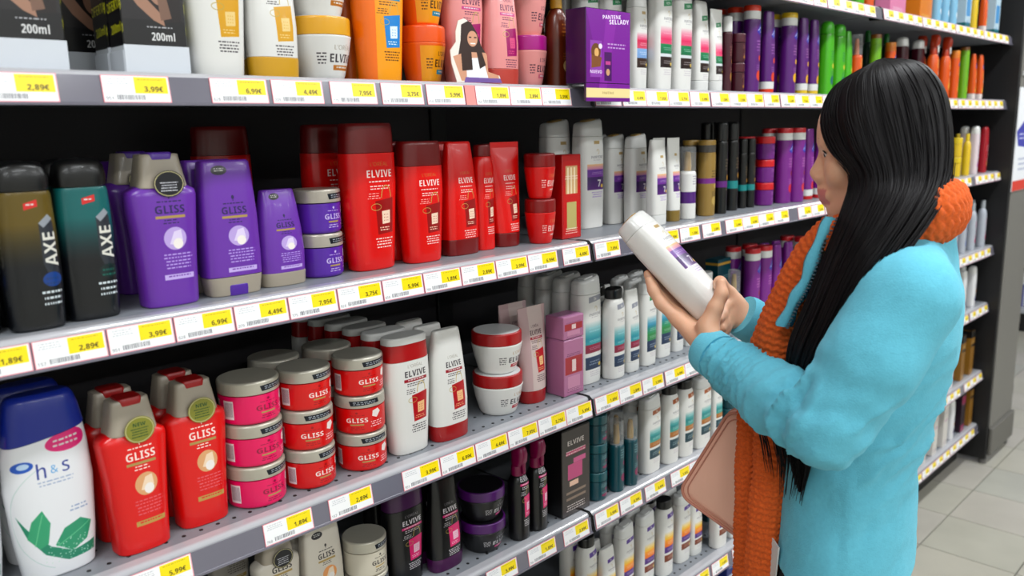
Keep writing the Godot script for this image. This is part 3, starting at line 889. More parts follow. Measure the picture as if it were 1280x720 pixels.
func t_salon(p: Dictionary) -> ImageTexture:
	var cv := CV.new(232, 420, p.base, self)
	var y: float = p.get("y", 0.28)
	var x := 0.52
	cv.ell(x, y - 0.01, 0.022, 0.016, p.ink); cv.rect(x - 0.006, y, x + 0.006, y + 0.018, p.ink)
	cv.small(x, y + 0.03, 0.34, 1, 0.022, p.ink)
	cv.txt("GLISS", x, y + 0.085, 0.052, p.ink, "sansbold", 1.0)
	cv.rect(x - 0.17, y + 0.125, x + 0.17, y + 0.143, Color(0.66, 0.55, 0.3))
	cv.small(x, y + 0.152, 0.2, 2, 0.018, p.ink)
	cv.ell(x + 0.03, y + 0.275, 0.135, 0.075, p.disc)
	cv.poly([[x - 0.04, y + 0.31], [x + 0.02, y + 0.23], [x + 0.1, y + 0.22], [x + 0.12, y + 0.29], [x + 0.05, y + 0.32]], p.disc2)
	cv.ell(x + 0.06, y + 0.31, 0.06, 0.035, Color(0.93, 0.9, 0.88))
	cv.small(x + 0.05, y + 0.375, 0.38, 5, 0.022, p.note)
	cv.rect(x - 0.14, y + 0.51, x + 0.24, y + 0.545, p.bar)
	cv.small(x + 0.05, y + 0.518, 0.3, 1, 0.02, p.base)
	if p.has("seal"):
		cv.ell(0.36, 0.07, 0.12, 0.035, INK)
		cv.small(0.36, 0.055, 0.17, 2, 0.016, WHITE)
	return cv.done()

func t_salon_jar(p: Dictionary) -> ImageTexture:
	var cv := CV.new(256, 170, p.base, self)
	cv.ell(0.55, 0.42, 0.016, 0.03, p.ink)
	cv.small(0.55, 0.48, 0.24, 1, 0.04, p.ink)
	cv.txt("GLISS", 0.55, 0.62, 0.12, p.get("word", p.ink), "sansbold")
	cv.rect(0.46, 0.72, 0.64, 0.76, Color(0.68, 0.57, 0.32))
	cv.small(0.55, 0.8, 0.2, 2, 0.05, p.ink)
	cv.poly([[0.76, 0.4], [0.84, 0.36], [0.88, 0.46], [0.82, 0.6], [0.75, 0.54]], Color(0.93, 0.88, 0.86))
	cv.small(0.82, 0.68, 0.2, 3, 0.06, Color(0.95, 0.8, 0.82))
	if p.get("code", true):
		cv.rect(0.04, 0.42, 0.17, 0.86, Color(0.92, 0.9, 0.9))
		var x := 0.055
		while x < 0.155:
			cv.rect(x, 0.46, x + 0.006, 0.8, Color(0.5, 0.45, 0.5)); x += 0.012
	# the lid's seal band sits in the top part of the print
	cv.rect(0, 0, 1, 0.3, p.lid)
	cv.poly([[0.46, 0.1], [0.84, 0.08], [0.86, 0.2], [0.48, 0.23]], Color(0.1, 0.12, 0.16))
	cv.small(0.66, 0.13, 0.3, 2, 0.045, Color(0.75, 0.78, 0.82))
	return cv.done()

func t_tall(p: Dictionary) -> ImageTexture:
	# white bottle with stacked colour fields
	var cv := CV.new(180, 420, p.get("base", WHITE), self)
	var x := 0.56
	var gold := Color(0.68, 0.57, 0.36)
	if p.has("flag"):
		cv.poly([[x - 0.2, 0.17], [x + 0.22, 0.155], [x + 0.22, 0.205], [x - 0.2, 0.225]], p.flag)
		cv.txt(p.get("flag_text", "2x"), x, 0.19, 0.026, WHITE, "sansbold", 1.0, -0.06)
	else:
		cv.rect(x - 0.1, 0.185, x + 0.08, 0.215, gold)
	cv.ring(x + 0.02, 0.285, 0.035, 0.022, 2.0, Color(0.72, 0.6, 0.36), -1.5, 3.0)
	cv.txt("PANTENE", x, 0.335, 0.024, Color(0.32, 0.3, 0.36), "serif", 1.1)
	cv.small(x, 0.36, 0.3, 1, 0.014, Color(0.6, 0.58, 0.62))
	var y := 0.40
	for f in p.fields:
		# [share of height, colour, second colour, text?]
		if f[1] is Color:
			cv.ramp(0.26, y, 0.93, y + f[0], f[1], f[2])
			if f.size() > 3:
				cv.txt(f[3], x + 0.06, y + f[0] * 0.5, f[0] * 0.55, WHITE, "sansbold")
			elif f[0] > 0.05:
				cv.small(x, y + f[0] * 0.35, 0.4, 2, f[0] * 0.2, f[2].lightened(0.5))
		y += f[0]
	cv.ell(x + 0.16, y - 0.035, 0.05, 0.018, Color(0.86, 0.72, 0.25))
	cv.small(x, y + 0.02, 0.36, 3, 0.02, p.get("tail", Color(0.75, 0.72, 0.75)))
	return cv.done()

func t_logo(p: Dictionary) -> ImageTexture:
	# slim coloured bottle: slanted blue emblem near the top, a column of print, a spot near the foot
	var cv := CV.new(150, 360, p.base, self)
	var x := 0.6
	if p.has("logo"):
		cv.poly([[x - 0.2, 0.3], [x + 0.02, 0.2], [x + 0.22, 0.19], [x + 0.2, 0.26], [x - 0.02, 0.34]], p.logo)
		cv.line(x - 0.14, 0.29, x + 0.16, 0.22, 3.0, Color(0.9, 0.92, 0.97))
		cv.line(x - 0.02, 0.31, x + 0.18, 0.245, 2.0, Color(0.9, 0.92, 0.97))
	cv.small(x, 0.40, 0.4, 4, 0.035, p.get("ink", WHITE))
	if p.has("spot"):
		cv.ell(x + 0.04, 0.6, 0.1, 0.035, p.get("spot2", p.spot))
		cv.ell(x, 0.8, 0.17, 0.06, p.spot)
	cv.small(x, 0.68, 0.34, 3, 0.025, p.get("ink", WHITE))
	if p.has("band"):
		cv.rect(0, p.band[0], 1, p.band[1], p.band[2])
	if p.has("word"):
		cv.txt(p.word, x, 0.5, 0.05, p.get("ink", WHITE), "sansbold", 1.0)
	return cv.done()

func t_shower(top: Color, mid: Color, blurb: Color) -> ImageTexture:
	var cv := CV.new(200, 420, Color(0.035, 0.04, 0.06), self)
	cv.rect(0, 0.0, 1, 0.36, top)
	cv.ramp(0, 0.36, 1, 0.62, top, Color(0.035, 0.04, 0.06))
	cv.poly([[0.44, 0.24], [0.62, 0.22], [0.62, 0.262], [0.44, 0.28]], Color(0.8, 0.16, 0.15))
	cv.small(0.53, 0.245, 0.12, 1, 0.02, WHITE)
	cv.poly([[0.6, 0.36], [0.74, 0.31], [0.8, 0.36], [0.8, 0.66], [0.66, 0.68], [0.6, 0.6]], Color(0.16, 0.17, 0.2))
	cv.poly([[0.6, 0.36], [0.74, 0.31], [0.8, 0.34], [0.66, 0.39]], Color(0.55, 0.57, 0.6))
	cv.txt("AXE", 0.72, 0.52, 0.085, Color(0.85, 0.84, 0.8), "sansbold", 1.0, -PI / 2)
	cv.ell(0.7, 0.7, 0.13, 0.045, blurb)
	cv.small(0.68, 0.77, 0.3, 3, 0.035, Color(0.8, 0.84, 0.86))
	cv.small(0.7, 0.69, 0.2, 2, 0.03, mid)
	return cv.done()

func t_dandruff() -> ImageTexture:
	var cv := CV.new(260, 440, Color(0.88, 0.885, 0.9), self)
	cv.ell(0.24, 0.355, 0.10, 0.03, Color(0.1, 0.32, 0.72)); cv.ell(0.25, 0.352, 0.055, 0.016, Color(0.72, 0.82, 0.93))
	cv.txt("h", 0.40, 0.395, 0.082, Color(0.16, 0.22, 0.55), "sans")
	cv.txt("&", 0.515, 0.40, 0.045, Color(0.35, 0.62, 0.85), "sans")
	cv.txt("s", 0.62, 0.40, 0.078, Color(0.16, 0.22, 0.55), "sans")
	cv.ell(0.66, 0.27, 0.2, 0.05, Color(0.86, 0.12, 0.45))
	cv.small(0.66, 0.255, 0.26, 2, 0.024, WHITE)
	cv.small(0.52, 0.455, 0.36, 2, 0.018, Color(0.6, 0.66, 0.78))
	cv.ring(0.55, 0.66, 0.47, 0.3, 1.5, Color(0.7, 0.8, 0.78), 2.0, 4.4)
	cv.poly([[0.13, 0.62], [0.2, 0.74], [0.34, 0.86], [0.55, 0.925], [0.86, 0.92], [0.86, 0.86], [0.6, 0.88], [0.4, 0.82], [0.24, 0.72]], Color(0.1, 0.5, 0.38))
	cv.poly([[0.2, 0.75], [0.26, 0.66], [0.36, 0.61], [0.42, 0.69], [0.38, 0.8], [0.3, 0.82]], Color(0.18, 0.6, 0.42))
	cv.poly([[0.44, 0.82], [0.54, 0.74], [0.7, 0.71], [0.82, 0.75], [0.76, 0.84], [0.6, 0.88]], Color(0.14, 0.56, 0.4))
	cv.line(0.45, 0.83, 0.8, 0.745, 2.0, Color(0.4, 0.75, 0.55)); cv.line(0.26, 0.8, 0.36, 0.63, 2.0, Color(0.4, 0.75, 0.55))
	var r := RandomNumberGenerator.new()
	r.seed = 5
	for k in 70:
		cv.ell(r.randf_range(0.3, 0.84), r.randf_range(0.8, 0.92), 0.006, 0.004, Color(0.75, 0.88, 0.8))
	cv.small(0.7, 0.63, 0.2, 2, 0.02, Color(0.55, 0.62, 0.75))
	return cv.done()

func t_model_box() -> ImageTexture:
	# side panel on the left third, picture panel on the rest; the pale tray foot below
	var cv := CV.new(300, 380, Color(0.07, 0.065, 0.075), self)
	cv.small(0.14, 0.3, 0.2, 2, 0.05, Color(0.75, 0.74, 0.1))
	cv.txt("OFERTA", 0.17, 0.52, 0.07, Color(0.83, 0.82, 0.1), "sansbold", 0.72, -0.1)
	cv.txt("200ml", 0.18, 0.68, 0.065, Color(0.83, 0.82, 0.1), "sansbold", 0.7, -0.1)
	cv.txt("10€", 0.14, 0.14, 0.09, Color(0.8, 0.82, 0.85), "sansbold")
	var skin := Color(0.62, 0.46, 0.38)
	var dk := Color(0.11, 0.08, 0.085)
	cv.rect(0.33, 0, 1, 0.62, Color(0.13, 0.12, 0.13))
	cv.poly([[0.5, 0.24], [0.62, 0.16], [0.85, 0.18], [0.98, 0.3], [0.96, 0.62], [0.7, 0.64]], dk)
	cv.poly([[0.36, 0.34], [0.40, 0.24], [0.48, 0.18], [0.7, 0.13], [0.92, 0.15], [0.9, 0.2], [0.68, 0.22], [0.5, 0.29], [0.51, 0.38], [0.62, 0.48], [0.76, 0.58], [0.78, 0.66], [0.66, 0.62], [0.5, 0.52], [0.40, 0.42]], skin)
	cv.ell(0.735, 0.395, 0.105, 0.115, skin)
	cv.poly([[0.72, 0.47], [0.82, 0.46], [0.86, 0.6], [0.74, 0.62]], skin.darkened(0.25))
	cv.poly([[0.6, 0.3], [0.7, 0.26], [0.86, 0.27], [0.92, 0.5], [0.86, 0.5], [0.83, 0.38], [0.78, 0.31], [0.66, 0.33], [0.63, 0.4]], dk)
	cv.poly([[0.655, 0.372], [0.70, 0.366], [0.70, 0.378], [0.655, 0.384]], dk); cv.poly([[0.76, 0.362], [0.81, 0.364], [0.81, 0.376], [0.76, 0.374]], dk)
	cv.ell(0.735, 0.46, 0.028, 0.009, Color(0.5, 0.2, 0.2))
	cv.line(0.725, 0.385, 0.715, 0.43, 1.5, skin.darkened(0.3))
	cv.small(0.72, 0.665, 0.36, 1, 0.025, Color(0.7, 0.7, 0.72))
	cv.txt("200ml", 0.75, 0.735, 0.058, Color(0.88, 0.88, 0.88), "sansbold", 0.9)
	cv.rect(0, 0.81, 1, 1, Color(0.80, 0.82, 0.85))
	return cv.done()

func t_carton(base: Color, ink: Color, blocks: Array, word := "") -> ImageTexture:
	var cv := CV.new(200, 340, base, self)
	for b in blocks:
		cv.rect(b[0], b[1], b[2], b[3], b[4])
	if word: cv.txt(word, 0.66, 0.15, 0.055, ink, "sansbold")
	cv.small(0.66, 0.24, 0.5, 2, 0.03, ink)
	cv.small(0.66, 0.88, 0.5, 3, 0.028, ink)
	return cv.done()

func tex(key: String) -> ImageTexture:
	if texs.has(key): return texs[key]
	var t: ImageTexture
	var gold := Color(0.85, 0.6, 0.08)
	match key:
		"care_yellow": t = t_care({"base": WHITE, "ink": Color(0.2, 0.18, 0.2), "top": Color(0.6, 0.58, 0.5), "band": Color(0.75, 0.5, 0.1), "bag": Color(0.83, 0.6, 0.06), "inner": Color(0.9, 0.78, 0.5)})
		"care_orange": t = t_care({"base": Color(0.93, 0.42, 0.03), "panel": Color(0.95, 0.6, 0.04), "ink": Color(0.3, 0.18, 0.05), "band": Color(0.1, 0.5, 0.72), "bag": Color(0.1, 0.5, 0.8), "inner": Color(0.88, 0.93, 0.97)})
		"care_pink": t = t_care({"base": Color(0.89, 0.56, 0.55), "ink": Color(0.36, 0.12, 0.26), "band": Color(0.78, 0.2, 0.5), "bag": Color(0.62, 0.05, 0.38), "inner": Color(0.85, 0.3, 0.5)})
		"care_red": t = t_care({"base": Color(0.86, 0.04, 0.025), "ink": Color(0.95, 0.88, 0.86), "top": Color(0.78, 0.5, 0.2), "band": Color(0.86, 0.04, 0.025), "band_ink": Color(0.95, 0.88, 0.86), "bag": Color(0.58, 0.03, 0.04), "inner": Color(0.95, 0.82, 0.72), "note": Color(0.95, 0.7, 0.68)})
		"care_white": t = t_care({"base": WHITE, "ink": Color(0.2, 0.18, 0.2), "top": Color(0.62, 0.6, 0.56), "band": Color(0.58, 0.04, 0.12), "bag": Color(0.68, 0.05, 0.1), "inner": Color(0.93, 0.72, 0.5), "y": 0.24})
		"care_tube": t = t_care({"base": Color(0.72, 0.60, 0.60), "panel": Color(0.78, 0.70, 0.68), "ink": Color(0.25, 0.14, 0.18), "band": Color(0.6, 0.05, 0.14), "bag": Color(0.70, 0.05, 0.1), "inner": Color(0.93, 0.75, 0.5), "y": 0.2})
		"care_black": t = t_care({"base": Color(0.035, 0.033, 0.04), "ink": Color(0.86, 0.84, 0.86), "top": Color(0.6, 0.58, 0.6), "band": Color(0.8, 0.15, 0.45), "bag": Color(0.86, 0.1, 0.42), "inner": Color(0.93, 0.75, 0.82)})
		"jar_yellow": t = t_care_jar({"base": WHITE, "ink": Color(0.2, 0.18, 0.2), "top": Color(0.6, 0.56, 0.5), "band": Color(0.72, 0.42, 0.1)})
		"jar_orange": t = t_care_jar({"base": Color(0.92, 0.36, 0.03), "panel": Color(0.93, 0.6, 0.05), "ink": Color(0.28, 0.16, 0.05), "band": Color(0.1, 0.5, 0.62)})
		"jar_pink": t = t_care_jar({"base": Color(0.89, 0.57, 0.56), "ink": Color(0.25, 0.12, 0.2), "band": Color(0.8, 0.35, 0.45)})
		"jar_red": t = t_care_jar({"base": Color(0.82, 0.035, 0.025), "ink": Color(0.95, 0.85, 0.82), "top": Color(0.85, 0.6, 0.3), "band": Color(0.85, 0.25, 0.2)})
		"jar_white": t = t_care_jar({"base": WHITE, "ink": Color(0.2, 0.18, 0.2), "top": Color(0.7, 0.56, 0.4), "band": Color(0.7, 0.1, 0.16)})
		"jar_black": t = t_care_jar({"base": Color(0.07, 0.07, 0.075), "ink": Color(0.8, 0.79, 0.8), "band": Color(0.8, 0.2, 0.5)})
		"salon_violet": t = t_salon({"base": Color(0.40, 0.18, 0.63), "ink": Color(0.13, 0.08, 0.3), "disc": Color(0.72, 0.62, 0.86), "disc2": Color(0.86, 0.8, 0.93), "note": Color(0.72, 0.62, 0.9), "bar": Color(0.75, 0.66, 0.9), "seal": true})
		"salon_red": t = t_salon({"base": Color(0.84, 0.04, 0.03), "ink": Color(0.95, 0.88, 0.85), "disc": Color(0.85, 0.62, 0.42), "disc2": Color(0.93, 0.82, 0.7), "note": Color(0.86, 0.35, 0.4), "bar": Color(0.72, 0.58, 0.28)})
		"salon_cream": t = t_salon({"base": Color(0.82, 0.79, 0.74), "ink": Color(0.2, 0.18, 0.18), "disc": Color(0.9, 0.6, 0.35), "disc2": Color(0.93, 0.85, 0.75), "note": Color(0.5, 0.45, 0.42), "bar": Color(0.72, 0.6, 0.32), "seal": true, "y": 0.2})
		"sjar_violet": t = t_salon_jar({"base": Color(0.33, 0.13, 0.62), "ink": Color(0.78, 0.72, 0.9), "lid": Color(0.72, 0.69, 0.64), "code": false})
		"sjar_magenta": t = t_salon_jar({"base": Color(0.90, 0.03, 0.36), "ink": Color(0.55, 0.02, 0.2), "lid": Color(0.72, 0.70, 0.64)})
		"sjar_red": t = t_salon_jar({"base": Color(0.83, 0.025, 0.03), "ink": Color(0.6, 0.02, 0.03), "word": Color(0.95, 0.9, 0.88), "lid": Color(0.72, 0.70, 0.65)})
		"sjar_cream": t = t_salon_jar({"base": Color(0.80, 0.77, 0.70), "ink": Color(0.25, 0.22, 0.2), "lid": Color(0.76, 0.74, 0.68), "code": false})
		"tall_pink": t = t_tall({"fields": [[0.12, WHITE, Color(0.88, 0.2, 0.4)], [0.05, Color(0.85, 0.15, 0.36), Color(0.85, 0.3, 0.45)], [0.09, Color(0.08, 0.5, 0.3), Color(0.05, 0.4, 0.25)], [0.03, Color(0.8, 0.82, 0.84), Color(0.8, 0.82, 0.84)], [0.1, Color(0.16, 0.09, 0.08), Color(0.12, 0.06, 0.06)]], "flag": Color(0.05, 0.5, 0.28), "flag_text": "100%"})
		"tall_blue": t = t_tall({"fields": [[0.08, WHITE, Color(0.85, 0.25, 0.42)], [0.09, Color(0.8, 0.1, 0.3), Color(0.8, 0.3, 0.4)], [0.1, Color(0.5, 0.66, 0.85), Color(0.45, 0.6, 0.8)], [0.1, Color(0.2, 0.1, 0.06), Color(0.16, 0.08, 0.05)]]})
		"tall_violet": t = t_tall({"fields": [[0.05, Color(0.9, 0.72, 0.5), Color(0.75, 0.45, 0.65)], [0.07, Color(0.36, 0.16, 0.55), Color(0.42, 0.16, 0.55)], [0.12, Color(0.2, 0.07, 0.34), Color(0.32, 0.1, 0.44), "7"]], "tail": Color(0.62, 0.48, 0.78)})
		"tall_aqua": t = t_tall({"fields": [[0.16, WHITE, Color(0.1, 0.55, 0.6)], [0.06, Color(0.1, 0.52, 0.6), Color(0.15, 0.6, 0.62)], [0.08, Color(0.55, 0.05, 0.22), Color(0.5, 0.05, 0.2)], [0.04, WHITE, WHITE], [0.12, Color(0.04, 0.18, 0.33), Color(0.04, 0.15, 0.28)]], "flag": Color(0.55, 0.56, 0.6), "flag_text": "2x"})
		"tall_green": t = t_tall({"fields": [[0.12, WHITE, Color(0.12, 0.52, 0.65)], [0.1, Color(0.1, 0.5, 0.6), Color(0.14, 0.55, 0.3)], [0.08, Color(0.12, 0.5, 0.25), Color(0.2, 0.5, 0.3)], [0.13, Color(0.04, 0.18, 0.33), Color(0.04, 0.15, 0.28)]], "flag": Color(0.12, 0.5, 0.26), "flag_text": "XL"})
		"tall_sea": t = t_tall({"fields": [[0.1, WHITE, Color(0.1, 0.55, 0.55)], [0.08, Color(0.08, 0.5, 0.52), Color(0.25, 0.6, 0.55)], [0.07, Color(0.66, 0.42, 0.15), Color(0.62, 0.36, 0.12)], [0.03, WHITE, WHITE], [0.12, Color(0.03, 0.25, 0.3), Color(0.03, 0.2, 0.26)]], "flag": Color(0.62, 0.3, 0.1), "flag_text": "XL"})
		"tall_sun": t = t_tall({"fields": [[0.1, WHITE, Color(0.95, 0.7, 0.1)], [0.1, Color(0.95, 0.62, 0.08), Color(0.9, 0.4, 0.06)], [0.08, Color(0.3, 0.14, 0.5), Color(0.28, 0.12, 0.46)], [0.03, WHITE, WHITE], [0.09, Color(0.5, 0.2, 0.06), Color(0.42, 0.16, 0.05)]], "flag": Color(0.3, 0.14, 0.55), "flag_text": "XL"})
		"logo_orange": t = t_logo({"base": Color(0.33, 0.09, 0.43), "logo": Color(0.14, 0.14, 0.6), "spot": Color(0.85, 0.25, 0.12), "ink": Color(0.62, 0.4, 0.66)})
		"logo_yellow": t = t_logo({"base": Color(0.33, 0.09, 0.43), "logo": Color(0.14, 0.14, 0.6), "spot": Color(0.88, 0.66, 0.08), "ink": Color(0.62, 0.42, 0.6)})
		"logo_berry": t = t_logo({"base": Color(0.45, 0.11, 0.50), "logo": Color(0.10, 0.16, 0.65), "spot": Color(0.8, 0.14, 0.2), "spot2": Color(0.5, 0.1, 0.15), "ink": Color(0.72, 0.45, 0.68)})
		"logo_green": t = t_logo({"base": Color(0.27, 0.66, 0.08), "spot": Color(0.03, 0.36, 0.42), "spot2": Color(0.85, 0.8, 0.2), "ink": Color(0.05, 0.45, 0.32)})
		"logo_lime": t = t_logo({"base": Color(0.42, 0.66, 0.1), "spot": Color(0.75, 0.72, 0.2), "ink": Color(0.1, 0.4, 0.1)})
		"logo_dark_green": t = t_logo({"base": Color(0.06, 0.2, 0.14), "spot": Color(0.5, 0.62, 0.2), "ink": Color(0.55, 0.65, 0.5)})
		"logo_sun": t = t_logo({"base": Color(0.85, 0.32, 0.05), "logo": Color(0.2, 0.2, 0.6), "spot": Color(0.93, 0.7, 0.2), "spot2": Color(0.9, 0.85, 0.75), "ink": Color(0.95, 0.75, 0.4)})
		"logo_maroon": t = t_logo({"base": Color(0.24, 0.03, 0.10), "spot": Color(0.6, 0.4, 0.15), "ink": Color(0.6, 0.4, 0.35)})
		"logo_black_purple": t = t_logo({"base": Color(0.03, 0.03, 0.035), "spot": Color(0.03, 0.03, 0.035), "spot2": Color(0.85, 0.6, 0.1), "band": [0.64, 0.71, Color(0.36, 0.1, 0.45)], "ink": Color(0.42, 0.36, 0.26)})
		"logo_black_teal": t = t_logo({"base": Color(0.03, 0.03, 0.035), "spot": Color(0.03, 0.03, 0.035), "spot2": Color(0.88, 0.6, 0.1), "band": [0.66, 0.75, Color(0.06, 0.5, 0.5)], "ink": Color(0.45, 0.36, 0.24)})
		"logo_gold": t = t_logo({"base": Color(0.56, 0.44, 0.2), "spot": Color(0.72, 0.6, 0.32), "band": [0.5, 0.57, Color(0.45, 0.14, 0.5)], "ink": Color(0.25, 0.18, 0.1)})
		"logo_lemon": t = t_logo({"base": Color(0.86, 0.72, 0.12), "spot": Color(0.72, 0.62, 0.1), "ink": Color(0.5, 0.38, 0.1)})
		"logo_pale": t = t_logo({"base": Color(0.84, 0.78, 0.8), "spot": Color(0.72, 0.4, 0.66), "ink": Color(0.6, 0.35, 0.5)})
		"logo_crimson": t = t_logo({"base": Color(0.62, 0.04, 0.12), "spot": Color(0.8, 0.5, 0.3), "spot2": Color(0.85, 0.6, 0.6), "ink": Color(0.9, 0.78, 0.8)})
		"logo_silver_blue": t = t_logo({"base": Color(0.66, 0.68, 0.72), "spot": Color(0.3, 0.4, 0.72), "ink": Color(0.36, 0.42, 0.66)})
		"logo_silver_pink": t = t_logo({"base": Color(0.66, 0.68, 0.72), "spot": Color(0.8, 0.12, 0.4), "ink": Color(0.75, 0.2, 0.42)})
		"logo_white": t = t_logo({"base": Color(0.84, 0.84, 0.85), "spot": Color(0.45, 0.42, 0.6), "spot2": Color(0.85, 0.5, 0.2), "ink": Color(0.5, 0.5, 0.58)})
		"logo_teal": t = t_logo({"base": Color(0.03, 0.26, 0.30), "spot": Color(0.5, 0.1, 0.3), "ink": Color(0.45, 0.6, 0.62)})
		"logo_sky": t = t_logo({"base": Color(0.5, 0.72, 0.84), "spot": Color(0.9, 0.93, 0.95), "ink": Color(0.15, 0.4, 0.66)})
		"logo_mist": t = t_logo({"base": WHITE, "spot": WHITE, "band": [0.62, 0.78, Color(0.3, 0.1, 0.45)], "ink": Color(0.55, 0.5, 0.6)})
		"logo_oil": t = t_logo({"base": Color(0.36, 0.12, 0.02), "spot": Color(0.75, 0.62, 0.4), "ink": Color(0.6, 0.35, 0.12)})
		"logo_purple_jar": t = t_logo({"base": Color(0.42, 0.10, 0.48), "logo": Color(0.1, 0.16, 0.62), "ink": Color(0.66, 0.45, 0.68)})
		"logo_gold_jar": t = t_logo({"base": Color(0.5, 0.3, 0.1), "spot": Color(0.72, 0.55, 0.2), "ink": Color(0.72, 0.55, 0.2)})
		"shower_gold": t = t_shower(Color(0.36, 0.29, 0.05), Color(0.1, 0.2, 0.4), Color(0.05, 0.22, 0.5))
		"shower_teal": t = t_shower(Color(0.03, 0.36, 0.36), Color(0.05, 0.35, 0.3), Color(0.03, 0.12, 0.12))
		"dandruff": t = t_dandruff()
		"model_box": t = t_model_box()
		"box_red": t = t_carton(Color(0.72, 0.03, 0.04), Color(0.95, 0.86, 0.8), [[0.36, 0.06, 0.94, 0.98, Color(0.76, 0.04, 0.05)], [0.44, 0.12, 0.88, 0.46, Color(0.8, 0.62, 0.42)], [0.5, 0.14, 0.56, 0.46, Color(0.93, 0.85, 0.7)], [0.62, 0.14, 0.68, 0.46, Color(0.93, 0.85, 0.7)], [0.74, 0.14, 0.8, 0.46, Color(0.93, 0.85, 0.7)], [0.48, 0.56, 0.84, 0.9, Color(0.72, 0.66, 0.4)]])
		"box_pink": t = t_carton(Color(0.66, 0.4, 0.55), Color(0.35, 0.1, 0.3), [[0.36, 0.3, 0.96, 0.62, Color(0.62, 0.1, 0.16)], [0.45, 0.66, 0.88, 0.94, Color(0.75, 0.5, 0.62)], [0.6, 0.36, 0.74, 0.58, Color(0.86, 0.75, 0.75)]])
		"box_night": t = t_carton(Color(0.17, 0.13, 0.125), Color(0.86, 0.82, 0.8), [[0, 0, 0.3, 1, Color(0.05, 0.045, 0.05)], [0.42, 0.24, 0.9, 0.29, Color(0.75, 0.2, 0.4)], [0.46, 0.4, 0.82, 0.58, Color(0.72, 0.24, 0.45)], [0.6, 0.34, 0.9, 0.4, Color(0.75, 0.3, 0.5)], [0.5, 0.6, 0.72, 0.66, Color(0.86, 0.7, 0.6)], [0.42, 0.72, 0.9, 0.75, Color(0.5, 0.42, 0.36)], [0.42, 0.79, 0.9, 0.82, Color(0.5, 0.42, 0.36)]], "ELVIVE")
		"box_teal": t = t_carton(Color(0.03, 0.25, 0.29), Color(0.5, 0.65, 0.66), [[0, 0.04, 1, 0.08, Color(0.72, 0.55, 0.2)]])
		"box_gold": t = t_carton(Color(0.55, 0.38, 0.12), Color(0.8, 0.68, 0.4), [[0, 0, 1, 0.16, Color(0.07, 0.06, 0.06)], [0.3, 0.3, 1, 0.36, Color(0.12, 0.1, 0.1)]])
		"box_white": t = t_carton(Color(0.82, 0.8, 0.78), Color(0.62, 0.55, 0.6), [[0.36, 0.4, 0.94, 0.46, Color(0.75, 0.66, 0.7)]])
		"box_berry": t = t_carton(Color(0.14, 0.07, 0.12), Color(0.75, 0.4, 0.55), [[0.3, 0.05, 1, 0.25, Color(0.6, 0.06, 0.3)], [0.3, 0.8, 1, 1, Color(0.5, 0.05, 0.28)]])
		"box_blue": t = t_carton(Color(0.1, 0.17, 0.5), Color(0.8, 0.84, 0.9), [[0.3, 0.4, 1, 0.6, Color(0.8, 0.82, 0.86)]])
		"box_rose": t = t_carton(Color(0.86, 0.5, 0.66), Color(0.95, 0.85, 0.9), [[0.4, 0.2, 0.9, 0.5, Color(0.8, 0.3, 0.5)]])
		"box_amber": t = t_carton(Color(0.86, 0.48, 0.06), Color(0.95, 0.8, 0.4), [[0.3, 0, 1, 0.2, Color(0.9, 0.75, 0.4)]])
		"box_sky": t = t_carton(Color(0.72, 0.82, 0.88), Color(0.2, 0.45, 0.7), [[0.36, 0.45, 0.9, 0.8, Color(0.3, 0.58, 0.8)], [0.0, 0.92, 1, 1, Color(0.05, 0.4, 0.42)]])
		_:
			push_error("no print " + key)
	texs[key] = t
	return t

